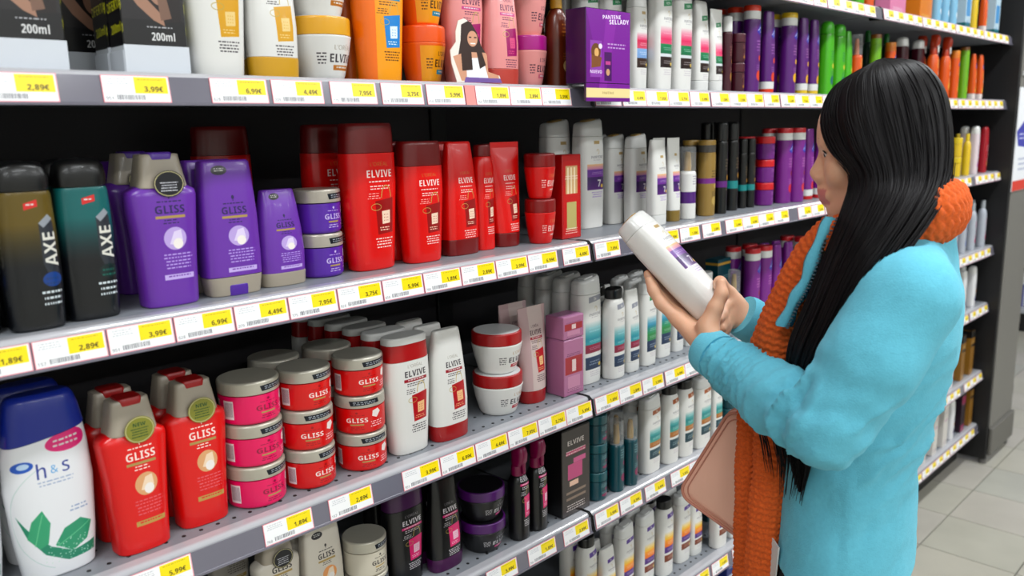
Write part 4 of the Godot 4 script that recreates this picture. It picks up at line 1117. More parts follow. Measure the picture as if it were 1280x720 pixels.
# kind: [node name, shape, width, depth, height, print, cap colour, extra colour, look, category]
func spec(kind: String) -> Array:
	var beige := Color(0.62, 0.58, 0.52)
	var clear := Color(0.8, 0.82, 0.84, 0.16)
	var red_cap := Color(0.44, 0.02, 0.025)
	var gold := Color(0.66, 0.52, 0.24)
	var white := Color(0.84, 0.84, 0.83)
	var black := Color(0.025, 0.024, 0.028)
	var sh := "shampoo_bottle"
	var co := "conditioner_bottle"
	var jar := "hair_mask_jar"
	var sp := "spray_bottle"
	var bt := "bottle"
	match kind:
		"model_box": return ["carton", "carton", 0.08, 0.045, 0.17, "model_box", Color(0.5, 0.5, 0.52), null, "black carton with model picture", "box"]
		"yellow_shampoo": return [sh, "shampoo", 0.089, 0.05, 0.205, "care_yellow", white, null, "white shampoo bottle with yellow bag print", "bottle"]
		"yellow_conditioner": return [co, "conditioner", 0.075, 0.045, 0.2, "care_yellow", Color(0.78, 0.58, 0.08), null, "white conditioner bottle with golden cap", "bottle"]
		"yellow_jar": return [jar, "cup", 0.096, 0.096, 0.092, "jar_yellow", Color(0.86, 0.62, 0.1), white, "white hair mask jar with yellow lid", "jar"]
		"orange_shampoo": return [sh, "shampoo", 0.089, 0.05, 0.205, "care_orange", Color(0.93, 0.42, 0.03), null, "orange shampoo bottle with blue bag print", "bottle"]
		"orange_jar": return [jar, "cup", 0.078, 0.078, 0.092, "jar_orange", Color(0.92, 0.33, 0.03), Color(0.92, 0.33, 0.03), "orange hair mask jar", "jar"]
		"pink_shampoo": return [sh, "shampoo", 0.082, 0.046, 0.207, "care_pink", Color(0.88, 0.52, 0.52), null, "pink shampoo bottle with magenta bag print", "bottle"]
		"pink_conditioner": return [co, "conditioner", 0.076, 0.043, 0.2, "care_pink", Color(0.72, 0.24, 0.2), null, "pink conditioner bottle with coral cap", "bottle"]
		"pink_jar": return [jar, "cup", 0.074, 0.074, 0.092, "jar_pink", Color(0.66, 0.06, 0.5), Color(0.89, 0.57, 0.56), "pink hair mask jar with magenta lid", "jar"]
		"oil_bottle": return [sp, "oil", 0.046, 0.046, 0.193, "logo_oil", Color(0.75, 0.55, 0.1), null, "amber hair oil bottle with golden cap", "bottle"]
		"care_pink": return [sh, "tall", 0.064, 0.04, 0.226, "tall_pink", white, white, "tall white bottle with pink and green fields", "bottle"]
		"care_blue": return [sh, "tall", 0.05, 0.035, 0.2, "tall_blue", white, white, "white bottle with red and pale blue fields", "bottle"]
		"care_pink_cond": return [co, "tall_cond", 0.056, 0.036, 0.205, "tall_pink", white, null, "white conditioner with pink and green fields", "bottle"]
		"care_pink_tube": return ["cream_tube", "tube", 0.05, 0.034, 0.19, "tall_pink", white, null, "white tube with pink and green fields", "tube"]
		"maroon_spray": return [sp, "aerosol", 0.024, 0.024, 0.177, "logo_maroon", white, null, "slim maroon spray with white cap", "bottle"]
		"maroon_jar": return [jar, "jar", 0.038, 0.038, 0.07, "logo_maroon", Color(0.28, 0.04, 0.12), null, "small maroon hair mask jar", "jar"]
		"purple_orange": return [sh, "cylinder", 0.05, 0.04, 0.213, "logo_orange", white, Color(0.85, 0.2, 0.06), "purple bottle with orange topped white cap", "bottle"]
		"purple_orange_cond": return [co, "cylinder_cond", 0.044, 0.032, 0.205, "logo_orange", white, Color(0.85, 0.2, 0.06), "purple conditioner with orange foot", "bottle"]
		"purple_yellow": return [sh, "cylinder", 0.05, 0.04, 0.211, "logo_yellow", white, Color(0.85, 0.7, 0.08), "purple bottle with yellow topped white cap", "bottle"]
		"purple_yellow_cond": return [co, "cylinder_cond", 0.04, 0.03, 0.203, "logo_yellow", white, Color(0.85, 0.7, 0.08), "purple conditioner with yellow foot", "bottle"]
		"green_bottle": return [sh, "shower", 0.05, 0.036, 0.206, "logo_green", Color(0.25, 0.68, 0.08), null, "bright green shampoo bottle", "bottle"]
		"green_conditioner": return [co, "conditioner", 0.036, 0.028, 0.19, "logo_green", Color(0.25, 0.68, 0.08), null, "slim bright green conditioner bottle", "bottle"]
		"orange_spray": return [sp, "mist", 0.036, 0.036, 0.186, "logo_sun", Color(0.8, 0.4, 0.06), clear, "orange spray with clear cap", "bottle"]
		"dark_green_bottle": return [sh, "round", 0.034, 0.034, 0.212, "logo_dark_green", Color(0.05, 0.4, 0.1), null, "dark green bottle with green cap", "bottle"]
		"lime_bottle": return [sh, "cylinder", 0.036, 0.034, 0.194, "logo_lime", Color(0.45, 0.68, 0.12), Color(0.5, 0.3, 0.08), "slim lime green bottle", "bottle"]
		"orange_small": return [bt, "cylinder", 0.038, 0.034, 0.176, "logo_sun", Color(0.85, 0.45, 0.1), Color(0.85, 0.5, 0.12), "small orange bottle", "bottle"]
		"maroon_shampoo": return [sh, "tall", 0.048, 0.04, 0.2, "logo_maroon", white, white, "maroon bottle with white cap", "bottle"]
		"sun_spray": return [sp, "trigger", 0.048, 0.038, 0.22, "logo_sun", Color(0.72, 0.2, 0.05), Color(0.84, 0.84, 0.83), "orange trigger spray with blue emblem", "bottle"]
		"sun_lotion": return [bt, "tall_cond", 0.032, 0.028, 0.175, "logo_sun", Color(0.85, 0.8, 0.78), null, "slim orange lotion bottle", "bottle"]
		"gold_shower": return ["shower_gel_bottle", "shower", 0.065, 0.04, 0.197, "shower_gold", black, null, "gold and black shower gel bottle", "bottle"]
		"teal_shower": return ["shower_gel_bottle", "shower", 0.067, 0.041, 0.198, "shower_teal", black, null, "teal and black shower gel bottle", "bottle"]
		"violet_shampoo": return [sh, "salon", 0.093, 0.05, 0.202, "salon_violet", beige, Color(0.3, 0.13, 0.58), "violet shampoo bottle with beige cap", "bottle"]
		"violet_conditioner": return [co, "salon_cond", 0.09, 0.046, 0.188, "salon_violet", beige, Color(0.3, 0.13, 0.58), "violet conditioner with beige foot", "bottle"]
		"violet_tube": return [co, "conditioner", 0.075, 0.045, 0.142, "salon_violet", beige, null, "small violet bottle with beige cap", "bottle"]
		"violet_jar": return [jar, "jar", 0.075, 0.075, 0.068, "sjar_violet", "sjar_violet", null, "violet hair mask jar with silver lid", "jar"]
		"red_shampoo_large": return [sh, "shampoo", 0.1, 0.055, 0.236, "care_red", red_cap, null, "large red shampoo bottle with dark cap", "bottle"]
		"red_shampoo": return [sh, "shampoo", 0.089, 0.049, 0.205, "care_red", red_cap, null, "medium red shampoo bottle", "bottle"]
		"red_conditioner": return [co, "conditioner", 0.079, 0.043, 0.202, "care_red", red_cap, null, "red conditioner with dark foot", "bottle"]
		"red_spray": return [sp, "pump", 0.046, 0.034, 0.195, "care_red", red_cap, null, "slim red bottle with dark cap", "bottle"]
		"red_tube": return ["cream_tube", "tube", 0.074, 0.044, 0.198, "care_red", red_cap, null, "red hair cream tube", "tube"]
		"red_jar": return [jar, "cup", 0.062, 0.062, 0.087, "jar_red", Color(0.5, 0.015, 0.02), Color(0.42, 0.015, 0.02), "red hair mask jar", "jar"]
		"red_gift_box": return ["carton", "carton", 0.06, 0.036, 0.168, "box_red", Color(0.7, 0.03, 0.04), null, "red carton with golden vial picture", "box"]
		"care_violet_large": return [sh, "tall", 0.08, 0.046, 0.236, "tall_violet", white, gold, "large white bottle with violet print", "bottle"]
		"care_violet": return [sh, "tall", 0.062, 0.038, 0.202, "tall_violet", white, gold, "medium white bottle with violet print", "bottle"]
		"care_violet_cond": return [co, "tall_cond", 0.057, 0.034, 0.192, "tall_violet", white, null, "white conditioner with violet print", "bottle"]
		"care_violet_tube": return ["cream_tube", "tube", 0.05, 0.034, 0.194, "tall_violet", Color(0.5, 0.4, 0.15), null, "white tube with violet print", "tube"]
		"care_mist": return [sp, "mist", 0.042, 0.04, 0.172, "logo_mist", gold, clear, "white mist spray with clear cap", "bottle"]
		"gold_elixir": return [bt, "cylinder", 0.048, 0.04, 0.185, "logo_gold", Color(0.3, 0.28, 0.26), gold, "golden elixir bottle", "bottle"]
		"black_spray_purple": return [sp, "aerosol", 0.034, 0.034, 0.228, "logo_black_purple", black, null, "black spray can with purple band", "can"]
		"black_spray_teal": return [sp, "aerosol", 0.036, 0.036, 0.228, "logo_black_teal", black, null, "tall black spray can with teal band", "can"]
		"black_spray_small": return [sp, "aerosol", 0.027, 0.027, 0.184, "logo_black_teal", black, null, "small black spray can with teal band", "can"]
		"berry_jar": return [jar, "jar", 0.053, 0.053, 0.0618, "logo_purple_jar", Color(0.78, 0.06, 0.1), null, "purple hair mask jar with red lid", "jar"]
		"berry_shampoo": return [sh, "cylinder", 0.052, 0.04, 0.208, "logo_berry", white, Color(0.72, 0.08, 0.12), "purple bottle with white and red cap", "bottle"]
		"berry_conditioner": return [co, "cylinder_cond", 0.044, 0.032, 0.204, "logo_berry", white, Color(0.72, 0.08, 0.12), "purple conditioner with white and red foot", "bottle"]
		"lemon_jar": return [jar, "jar", 0.042, 0.042, 0.075, "logo_lemon", Color(0.86, 0.74, 0.1), null, "small yellow jar", "jar"]
		"lemon_bottle": return [bt, "round", 0.036, 0.03, 0.165, "logo_lemon", Color(0.86, 0.74, 0.1), null, "yellow bottle", "bottle"]
		"pale_shampoo": return [sh, "tall", 0.042, 0.034, 0.19, "logo_pale", white, white, "pale pink and white bottle", "bottle"]
		"crimson_shampoo": return [sh, "tall", 0.04, 0.032, 0.186, "logo_crimson", Color(0.6, 0.04, 0.1), Color(0.6, 0.04, 0.1), "crimson shampoo bottle", "bottle"]
		"anti_dandruff": return [sh, "dandruff", 0.104, 0.053, 0.237, "dandruff", Color(0.04, 0.13, 0.52), null, "white bottle with blue cap and green leaves", "bottle"]
		"scarlet_shampoo": return [sh, "salon", 0.09, 0.05, 0.212, "salon_red", beige, Color(0.6, 0.03, 0.03), "scarlet shampoo bottle with beige cap", "bottle"]
		"magenta_jar": return [jar, "jar", 0.09, 0.09, 0.064, "sjar_magenta", "sjar_magenta", null, "magenta hair mask jar with silver lid", "jar"]
		"scarlet_jar": return [jar, "jar", 0.083, 0.083, 0.063, "sjar_red", "sjar_red", null, "scarlet hair mask jar with silver lid", "jar"]
		"repair_shampoo": return [sh, "shampoo_band", 0.09, 0.05, 0.206, "care_white", Color(0.66, 0.03, 0.05), white, "white shampoo bottle with red cap", "bottle"]
		"repair_conditioner": return [co, "conditioner", 0.081, 0.045, 0.2, "care_white", Color(0.6, 0.03, 0.05), null, "white conditioner with red foot", "bottle"]
		"repair_jar": return [jar, "cup", 0.1, 0.1, 0.082, "jar_white", Color(0.62, 0.03, 0.05), Color(0.8, 0.8, 0.8), "white hair mask jar with red lid", "jar"]
		"repair_tube": return ["cream_tube", "tube", 0.078, 0.046, 0.196, "care_tube", Color(0.6, 0.03, 0.05), null, "pinkish cream tube with red cap", "tube"]
		"pink_serum_box": return ["carton", "carton", 0.062, 0.05, 0.118, "box_pink", Color(0.7, 0.45, 0.62), null, "glossy pink serum carton", "box"]
		"pink_small_box": return ["carton", "carton", 0.064, 0.05, 0.046, "box_pink", Color(0.7, 0.45, 0.62), null, "small glossy pink carton stacked above another", "box"]
		"care_aqua_large": return [sh, "tall", 0.075, 0.046, 0.23, "tall_aqua", white, white, "large white bottle with aqua print", "bottle"]
		"care_aqua_pump": return [sh, "pump", 0.058, 0.042, 0.2, "tall_aqua", black, null, "white bottle with aqua print, black cap", "bottle"]
		"care_aqua_cond": return [co, "tall_cond", 0.05, 0.032, 0.188, "tall_aqua", white, null, "white conditioner with aqua print", "bottle"]
		"care_green": return [sh, "tall", 0.054, 0.033, 0.197, "tall_green", white, white, "white bottle with green and blue print", "bottle"]
		"care_green_cond": return [co, "tall_cond", 0.044, 0.03, 0.17, "tall_green", white, null, "white conditioner with green and blue print", "bottle"]
		"care_teal_small": return [sh, "pump", 0.046, 0.036, 0.174, "tall_green", white, null, "short white bottle with green print", "bottle"]
		"teal_box": return ["carton", "carton", 0.07, 0.04, 0.184, "box_teal", Color(0.03, 0.22, 0.26), null, "dark teal carton with gold stripe", "box"]
		"teal_mist": return [sp, "mist", 0.034, 0.034, 0.165, "logo_teal", gold, clear, "teal mist spray with clear cap", "bottle"]
		"silver_bottle_blue": return [bt, "round", 0.041, 0.036, 0.2, "logo_silver_blue", Color(0.6, 0.62, 0.64), null, "silver bottle with blue print", "bottle"]
		"silver_bottle_pink": return [bt, "round", 0.044, 0.036, 0.198, "logo_silver_pink", Color(0.6, 0.62, 0.64), null, "silver bottle with pink print", "bottle"]
		"cream_shampoo": return [sh, "salon", 0.079, 0.044, 0.187, "salon_cream", beige, Color(0.75, 0.25, 0.05), "cream shampoo bottle with beige cap", "bottle"]
		"cream_conditioner": return [co, "salon_cond", 0.08, 0.04, 0.172, "salon_cream", Color(0.72, 0.69, 0.64), null, "cream conditioner bottle", "bottle"]
		"cream_jar": return [jar, "jar", 0.076, 0.076, 0.064, "sjar_cream", "sjar_cream", null, "cream hair mask jar", "jar"]
		"black_shampoo": return [sh, "shampoo", 0.084, 0.047, 0.18, "care_black", Color(0.22, 0.03, 0.24), null, "black shampoo bottle with purple cap", "bottle"]
		"black_conditioner": return [co, "conditioner", 0.076, 0.042, 0.176, "care_black", Color(0.26, 0.03, 0.26), null, "black conditioner with purple foot", "bottle"]
		"black_jar": return [jar, "cup", 0.094, 0.094, 0.064, "jar_black", Color(0.28, 0.05, 0.36), Color(0.05, 0.04, 0.06), "black hair mask jar with purple lid", "jar"]
		"black_trigger_spray": return [sp, "trigger", 0.045, 0.04, 0.192, "care_black", Color(0.5, 0.02, 0.26), Color(0.5, 0.02, 0.26), "black trigger spray with magenta head", "bottle"]
		"night_gift_box": return ["carton", "carton", 0.09, 0.055, 0.19, "box_night", Color(0.1, 0.08, 0.08), null, "dark brown carton with pink lettering", "box"]
		"teal_jar": return [jar, "jar", 0.05, 0.05, 0.064, "logo_teal", Color(0.05, 0.3, 0.33), null, "teal hair mask jar", "jar"]
		"care_sea": return [sh, "tall", 0.064, 0.039, 0.184, "tall_sea", white, white, "white bottle with teal and ochre print", "bottle"]
		"care_sea_pump": return [sh, "pump", 0.056, 0.04, 0.193, "tall_sea", black, null, "white teal-print bottle with black cap", "bottle"]
		"care_sea_cond": return [co, "tall_cond", 0.042, 0.03, 0.168, "tall_sea", white, null, "white conditioner with teal print", "bottle"]
		"white_lotion": return [bt, "tall", 0.044, 0.036, 0.172, "logo_white", white, white, "plain white lotion bottle", "bottle"]
		"gold_jar": return [jar, "jar", 0.06, 0.06, 0.11, "logo_gold_jar", Color(0.66, 0.42, 0.08), null, "brown and gold jar", "jar"]
		"care_sun_pump": return [sh, "pump", 0.056, 0.042, 0.2, "tall_sun", black, null, "white orange-print bottle with black cap", "bottle"]
		"care_sun_cond": return [co, "tall_cond", 0.05, 0.034, 0.155, "tall_sun", white, null, "white conditioner with orange print", "bottle"]
		"care_sun": return [sh, "tall", 0.058, 0.036, 0.186, "tall_sun", white, white, "white bottle with orange and violet print", "bottle"]
		"gold_carton": return ["carton", "carton", 0.045, 0.04, 0.2, "box_gold", Color(0.08, 0.07, 0.07), null, "gold and black carton", "box"]
		"white_carton": return ["carton", "carton", 0.052, 0.038, 0.205, "box_white", white, null, "plain white carton", "box"]
		"dark_berry_carton": return ["carton", "carton", 0.05, 0.04, 0.175, "box_berry", Color(0.14, 0.07, 0.12), null, "dark carton with berry red ends", "box"]
		"blue_carton": return ["carton", "carton", 0.07, 0.05, 0.17, "box_blue", Color(0.1, 0.17, 0.5), null, "blue carton", "box"]
		"pink_carton": return ["carton", "carton", 0.13, 0.05, 0.15, "box_rose", Color(0.86, 0.5, 0.66), null, "wide pink carton", "box"]
		"amber_carton": return ["carton", "carton", 0.12, 0.06, 0.13, "box_amber", Color(0.86, 0.5, 0.1), null, "wide amber carton", "box"]
		"sky_bottle": return [bt, "round", 0.04, 0.034, 0.175, "logo_sky", Color(0.8, 0.84, 0.86), null, "sky blue bottle", "bottle"]
		"sky_carton": return ["carton", "carton", 0.058, 0.036, 0.2, "box_sky", Color(0.72, 0.82, 0.88), null, "pale blue carton", "box"]
	push_error("no kind " + kind)
	return []

const PLACED := [
	["pink_small_box", "C", 1.277, -0.058, 0, 1, 0.1206],
	["yellow_shampoo", "Z", 0.050, -0.040, 0, 1, 0.0, "far left end"],
	["yellow_shampoo", "Z", 0.160, -0.040, 0, 1, 0.0, "far left end"],
	["red_shampoo", "Z", 0.280, -0.040, 0, 1, 0.0, "far left end"],
	["red_shampoo", "Z", 0.390, -0.040, 0, 1, 0.0, "far left end"],
	["red_conditioner", "Z", 0.500, -0.036, 0, 1, 0.0, "far left end"],
	["repair_shampoo", "Z", 0.620, -0.040, 0, 1, 0.0, "far left end"],
	["repair_shampoo", "Z", 0.730, -0.040, 0, 1, 0.0, "far left end"],
	["repair_conditioner", "Z", 0.840, -0.037, 0, 1, 0.0, "far left end"],
	["pink_shampoo", "Z", 0.950, -0.038, 0, 1, 0.0, "far left end"],
	["pink_conditioner", "Z", 1.050, -0.036, 0, 1, 0.0, "far left end"],
	["pink_jar", "Z", 1.160, -0.052, 0, 1, 0.0, "far left end"],
	["green_bottle", "Z", 2.624, -0.048, 0, 1],
	["orange_small", "Z", 2.703, -0.047, 0, 1],
	["pink_carton", "Z", 2.905, -0.055, 0, 1],
	["amber_carton", "Z", 3.160, -0.060, 0, 1],
	["sky_bottle", "Z", 3.262, -0.032, 1, 1],
	["sky_bottle", "Z", 3.345, -0.032, 0, 1],
	["sky_bottle", "Z", 3.433, -0.032, 0, 1],
	["sky_carton", "Z", 3.565, -0.033, 0, 1],
	["lemon_bottle", "Z", 3.672, -0.030, 0, 1],
	["sun_lotion", "Z", 3.793, -0.029, 0, 1],
	["sky_carton", "Z", 3.936, -0.033, 0, 1],
	["yellow_jar", "A", 0.000, -0.063, 0, 1, 0.0, "far left end"],
	["orange_shampoo", "A", 0.130, -0.040, 0, 1, 0.0, "far left end"],
	["model_box", "A", 0.322, -0.052, 1, 1],
	["model_box", "A", 0.436, -0.182, 0, 1],
	["model_box", "A", 0.469, -0.052, 1, 1],
	["yellow_shampoo", "A", 0.559, -0.055, 2, 1],
	["yellow_conditioner", "A", 0.643, -0.052, 2, 1],
	["yellow_jar", "A", 0.739, -0.078, 0, 2],
	["orange_shampoo", "A", 0.833, -0.055, 2, 1],
	["orange_jar", "A", 0.934, -0.069, 0, 2],
	["pink_shampoo", "A", 1.019, -0.063, 2, 1],
	["pink_conditioner", "A", 1.099, -0.051, 2, 1],
	["pink_jar", "A", 1.188, -0.067, 0, 2],
	["oil_bottle", "A", 1.255, -0.053, 1, 1],
	["care_pink", "A", 1.423, -0.120, 1, 1],
	["care_pink", "A", 1.488, -0.107, 1, 1],
	["care_blue", "A", 1.534, -0.068, 0, 1],
	["care_pink", "A", 1.594, -0.050, 2, 1],
	["care_pink", "A", 1.674, -0.050, 1, 1],
	["care_pink_cond", "A", 1.768, -0.058, 1, 1],
	["care_pink_tube", "A", 1.822, -0.047, 1, 1],
	["maroon_spray", "A", 1.867, -0.042, 1, 1],
	["maroon_jar", "A", 1.929, -0.049, 0, 2],
	["purple_orange", "A", 1.999, -0.050, 2, 1],
	["purple_orange_cond", "A", 2.077, -0.046, 1, 1],
	["purple_orange", "A", 2.102, -0.150, 0, 1],
	["purple_yellow", "A", 2.200, -0.050, 1, 1],
	["purple_yellow", "A", 2.254, -0.120, 0, 1],
	["purple_yellow_cond", "A", 2.274, -0.045, 1, 1],
	["purple_yellow_cond", "A", 2.340, -0.045, 1, 1],
	["green_bottle", "A", 2.432, -0.048, 1, 1],
	["green_bottle", "A", 2.532, -0.058, 0, 1],
	["green_conditioner", "A", 2.589, -0.054, 0, 1],
	["orange_spray", "A", 2.665, -0.058, 0, 1],
	["lime_bottle", "A", 2.810, -0.057, 0, 1],
	["dark_green_bottle", "A", 2.844, -0.097, 0, 1],
	["orange_small", "A", 2.935, -0.057, 0, 1],
	["dark_green_bottle", "A", 3.001, -0.097, 0, 1],
	["maroon_shampoo", "A", 3.069, -0.070, 0, 1],
	["maroon_shampoo", "A", 3.224, -0.070, 0, 1],
	["sun_spray", "A", 3.276, -0.034, 1, 1],
	["sun_spray", "A", 3.404, -0.034, 1, 1],
	["orange_small", "A", 3.506, -0.032, 0, 1],
	["lime_bottle", "A", 3.616, -0.032, 0, 1],
	["sun_lotion", "A", 3.720, -0.029, 0, 1],
	["sun_lotion", "A", 3.810, -0.029, 0, 1],
	["green_bottle", "B", -0.020, -0.033, 0, 1, 0.0, "far left end"],
	["green_bottle", "B", 0.050, -0.033, 0, 1, 0.0, "far left end"],
	["silver_bottle_blue", "B", 0.130, -0.033, 0, 1, 0.0, "far left end"],
	["gold_shower", "B", 0.232, -0.059, 1, 1],
	["gold_shower", "B", 0.298, -0.042, 1, 1],
	["teal_shower", "B", 0.366, -0.054, 1, 1],
	["violet_conditioner", "B", 0.444, -0.234, 0, 1],
	["violet_shampoo", "B", 0.466, -0.060, 0, 1],
	["violet_shampoo", "B", 0.483, -0.185, 0, 1],
	["violet_conditioner", "B", 0.559, -0.063, 1, 1],
	["violet_tube", "B", 0.643, -0.071, 0, 1],
	["red_shampoo_large", "B", 0.671, -0.288, 0, 1],
	["violet_jar", "B", 0.726, -0.094, 0, 2],
	["red_shampoo_large", "B", 0.815, -0.188, 0, 1],
	["red_shampoo_large", "B", 0.815, -0.079, 0, 1],
	["red_shampoo", "B", 0.916, -0.071, 2, 1],
	["red_conditioner", "B", 1.016, -0.082, 1, 1],
	["red_spray", "B", 1.083, -0.089, 0, 1],
	["red_tube", "B", 1.144, -0.091, 0, 1],
	["red_jar", "B", 1.214, -0.064, 0, 2],
	["red_gift_box", "B", 1.298, -0.072, 0, 1],
	["care_violet_large", "B", 1.409, -0.197, 0, 1],
	["care_violet_large", "B", 1.467, -0.150, 0, 1],
	["care_violet", "B", 1.554, -0.194, 0, 1],
	["care_violet", "B", 1.566, -0.154, 0, 1],
	["care_violet_cond", "B", 1.595, -0.054, 0, 1],
	["care_violet", "B", 1.598, -0.115, 0, 1],
	["care_violet_tube", "B", 1.680, -0.067, 1, 1],
	["care_mist", "B", 1.741, -0.066, 1, 1],
	["gold_elixir", "B", 1.830, -0.068, 1, 1],
	["black_spray_purple", "B", 1.889, -0.064, 1, 1],
	["black_spray_teal", "B", 1.976, -0.084, 1, 1],
	["black_spray_small", "B", 2.043, -0.090, 1, 1],
	["black_spray_small", "B", 2.074, -0.083, 1, 1],
	["berry_jar", "B", 2.148, -0.081, 1, 3],
	["berry_shampoo", "B", 2.238, -0.069, 1, 1],
	["berry_shampoo", "B", 2.293, -0.057, 1, 1],
	["berry_conditioner", "B", 2.385, -0.068, 1, 1],
	["berry_conditioner", "B", 2.453, -0.063, 0, 1],
	["berry_conditioner", "B", 2.520, -0.031, 0, 1, 0.0, "behind the woman"],
	["berry_shampoo", "B", 2.600, -0.035, 0, 1, 0.0, "behind the woman"],
	["berry_shampoo", "B", 2.738, -0.068, 0, 1],
	["violet_jar", "B", 2.840, -0.052, 0, 1, 0.0, "behind the woman"],
	["violet_tube", "B", 2.930, -0.037, 0, 1, 0.0, "behind the woman"],
	["berry_conditioner", "B", 3.062, -0.078, 0, 1],
	["scarlet_shampoo", "B", 3.180, -0.040, 0, 1, 0.0, "behind the woman"],
	["lemon_jar", "B", 3.249, -0.036, 0, 2],
	["violet_conditioner", "B", 3.420, -0.038, 0, 1, 0.0, "behind the woman"],
	["lemon_jar", "B", 3.615, -0.036, 0, 2],
	["lemon_bottle", "B", 3.725, -0.030, 1, 1],
	["pale_shampoo", "B", 3.826, -0.032, 1, 1],
	["crimson_shampoo", "B", 3.950, -0.031, 1, 1],
	["teal_shower", "C", -0.030, -0.036, 0, 1, 0.0, "far left end"],
	["teal_shower", "C", 0.060, -0.036, 0, 1, 0.0, "far left end"],
	["anti_dandruff", "C", 0.189, -0.086, 0, 1],
	["anti_dandruff", "C", 0.295, -0.074, 1, 1],
	["scarlet_shampoo", "C", 0.393, -0.055, 1, 1],
	["scarlet_shampoo", "C", 0.485, -0.068, 1, 1],
	["magenta_jar", "C", 0.576, -0.074, 0, 3],
	["scarlet_jar", "C", 0.667, -0.069, 1, 3],
	["scarlet_jar", "C", 0.765, -0.064, 1, 3],
	["repair_shampoo", "C", 0.854, -0.054, 5, 1],
	["repair_conditioner", "C", 0.944, -0.050, 2, 1],
	["repair_jar", "C", 1.103, -0.082, 0, 2],
	["repair_tube", "C", 1.193, -0.074, 1, 1],
	["pink_serum_box", "C", 1.277, -0.058, 0, 1],
	["care_aqua_large", "C", 1.363, -0.073, 3, 1],
	["care_aqua_pump", "C", 1.431, -0.050, 2, 1],
	["care_aqua_cond", "C", 1.494, -0.051, 2, 1],
	["care_green", "C", 1.561, -0.054, 2, 1],
	["care_green", "C", 1.640, -0.067, 2, 1],
	["care_green_cond", "C", 1.708, -0.070, 1, 1],
	["care_green_cond", "C", 1.773, -0.075, 1, 1],
	["care_teal_small", "C", 1.860, -0.081, 1, 1],
	["teal_mist", "C", 1.977, -0.067, 0, 1],
	["teal_box", "C", 2.018, -0.140, 0, 1],
	["berry_shampoo", "C", 2.098, -0.140, 0, 1],
	["berry_shampoo", "C", 2.098, -0.080, 0, 1],
	["berry_shampoo", "C", 2.165, -0.080, 1, 1],
	["berry_conditioner", "C", 2.227, -0.076, 1, 1],
	["berry_conditioner", "C", 2.298, -0.076, 1, 1],
	["berry_shampoo", "C", 2.393, -0.080, 1, 1],
	["berry_shampoo", "C", 2.470, -0.035, 0, 1, 0.0, "behind the woman"],
	["berry_conditioner", "C", 2.540, -0.031, 0, 1, 0.0, "behind the woman"],
	["berry_jar", "C", 2.610, -0.041, 0, 1, 0.0, "behind the woman"],
	["magenta_jar", "C", 2.750, -0.060, 0, 1, 0.0, "behind the woman"],
	["magenta_jar", "C", 2.850, -0.060, 0, 1, 0.0, "behind the woman"],
	["repair_jar", "C", 2.960, -0.065, 0, 1, 0.0, "behind the woman"],
	["repair_conditioner", "C", 3.070, -0.037, 0, 1, 0.0, "behind the woman"],
	["repair_shampoo", "C", 3.180, -0.040, 0, 1, 0.0, "behind the woman"],
	["red_shampoo", "C", 3.290, -0.040, 0, 1, 0.0, "behind the woman"],
	["red_conditioner", "C", 3.400, -0.036, 0, 1, 0.0, "behind the woman"],
	["silver_bottle_blue", "C", 3.520, -0.033, 0, 1, 0.0, "behind the woman"],
	["silver_bottle_blue", "C", 3.600, -0.033, 0, 1, 0.0, "behind the woman"],
	["silver_bottle_blue", "C", 3.646, -0.033, 0, 1],
	["silver_bottle_blue", "C", 3.757, -0.033, 0, 1],
	["silver_bottle_pink", "C", 3.880, -0.033, 1, 1],
	["silver_bottle_pink", "C", 4.021, -0.033, 1, 1],
	["orange_jar", "D", 0.020, -0.054, 0, 1, 0.0, "far left end"],
	["orange_jar", "D", 0.130, -0.054, 0, 1, 0.0, "far left end"],
	["yellow_shampoo", "D", 0.250, -0.040, 0, 1, 0.0, "far left end"],
	["yellow_conditioner", "D", 0.360, -0.037, 0, 1, 0.0, "far left end"],
	["cream_shampoo", "D", 0.600, -0.082, 0, 1],
	["cream_shampoo", "D", 0.601, -0.250, 0, 1],
	["cream_conditioner", "D", 0.681, -0.080, 1, 1],
	["cream_jar", "D", 0.761, -0.068, 0, 2],
	["black_shampoo", "D", 0.854, -0.081, 1, 1],
	["black_conditioner", "D", 0.936, -0.065, 1, 1],
	["black_jar", "D", 1.035, -0.066, 0, 2],
	["black_trigger_spray", "D", 1.110, -0.038, 0, 1],
	["black_trigger_spray", "D", 1.164, -0.039, 0, 1],
	["night_gift_box", "D", 1.267, -0.048, 0, 1],
	["teal_jar", "D", 1.354, -0.038, 1, 3],
	["teal_mist", "D", 1.416, -0.029, 1, 1],
	["teal_mist", "D", 1.463, -0.026, 1, 1],
	["care_sea", "D", 1.553, -0.038, 2, 1],
	["care_sea_pump", "D", 1.631, -0.035, 1, 1],
	["care_sea_pump", "D", 1.692, -0.032, 1, 1],
	["care_sea", "D", 1.768, -0.033, 1, 1],
	["care_sea_cond", "D", 1.840, -0.033, 1, 1],
	["teal_jar", "D", 1.913, -0.036, 0, 2],
	["teal_mist", "D", 1.990, -0.032, 0, 1, 0.0, "behind the woman"],
	["care_sea", "D", 2.060, -0.035, 0, 1, 0.0, "behind the woman"],
	["care_sea_cond", "D", 2.140, -0.030, 0, 1, 0.0, "behind the woman"],
	["care_green_cond", "D", 2.210, -0.030, 0, 1, 0.0, "behind the woman"],
	["care_green_cond", "D", 2.270, -0.030, 0, 1, 0.0, "behind the woman"],
	["black_conditioner", "D", 2.360, -0.036, 0, 1, 0.0, "behind the woman"],
	["black_jar", "D", 2.470, -0.062, 0, 1, 0.0, "behind the woman"],
	["black_jar", "D", 2.580, -0.062, 0, 1, 0.0, "behind the woman"],
	["cream_jar", "D", 2.760, -0.053, 0, 1, 0.0, "behind the woman"],
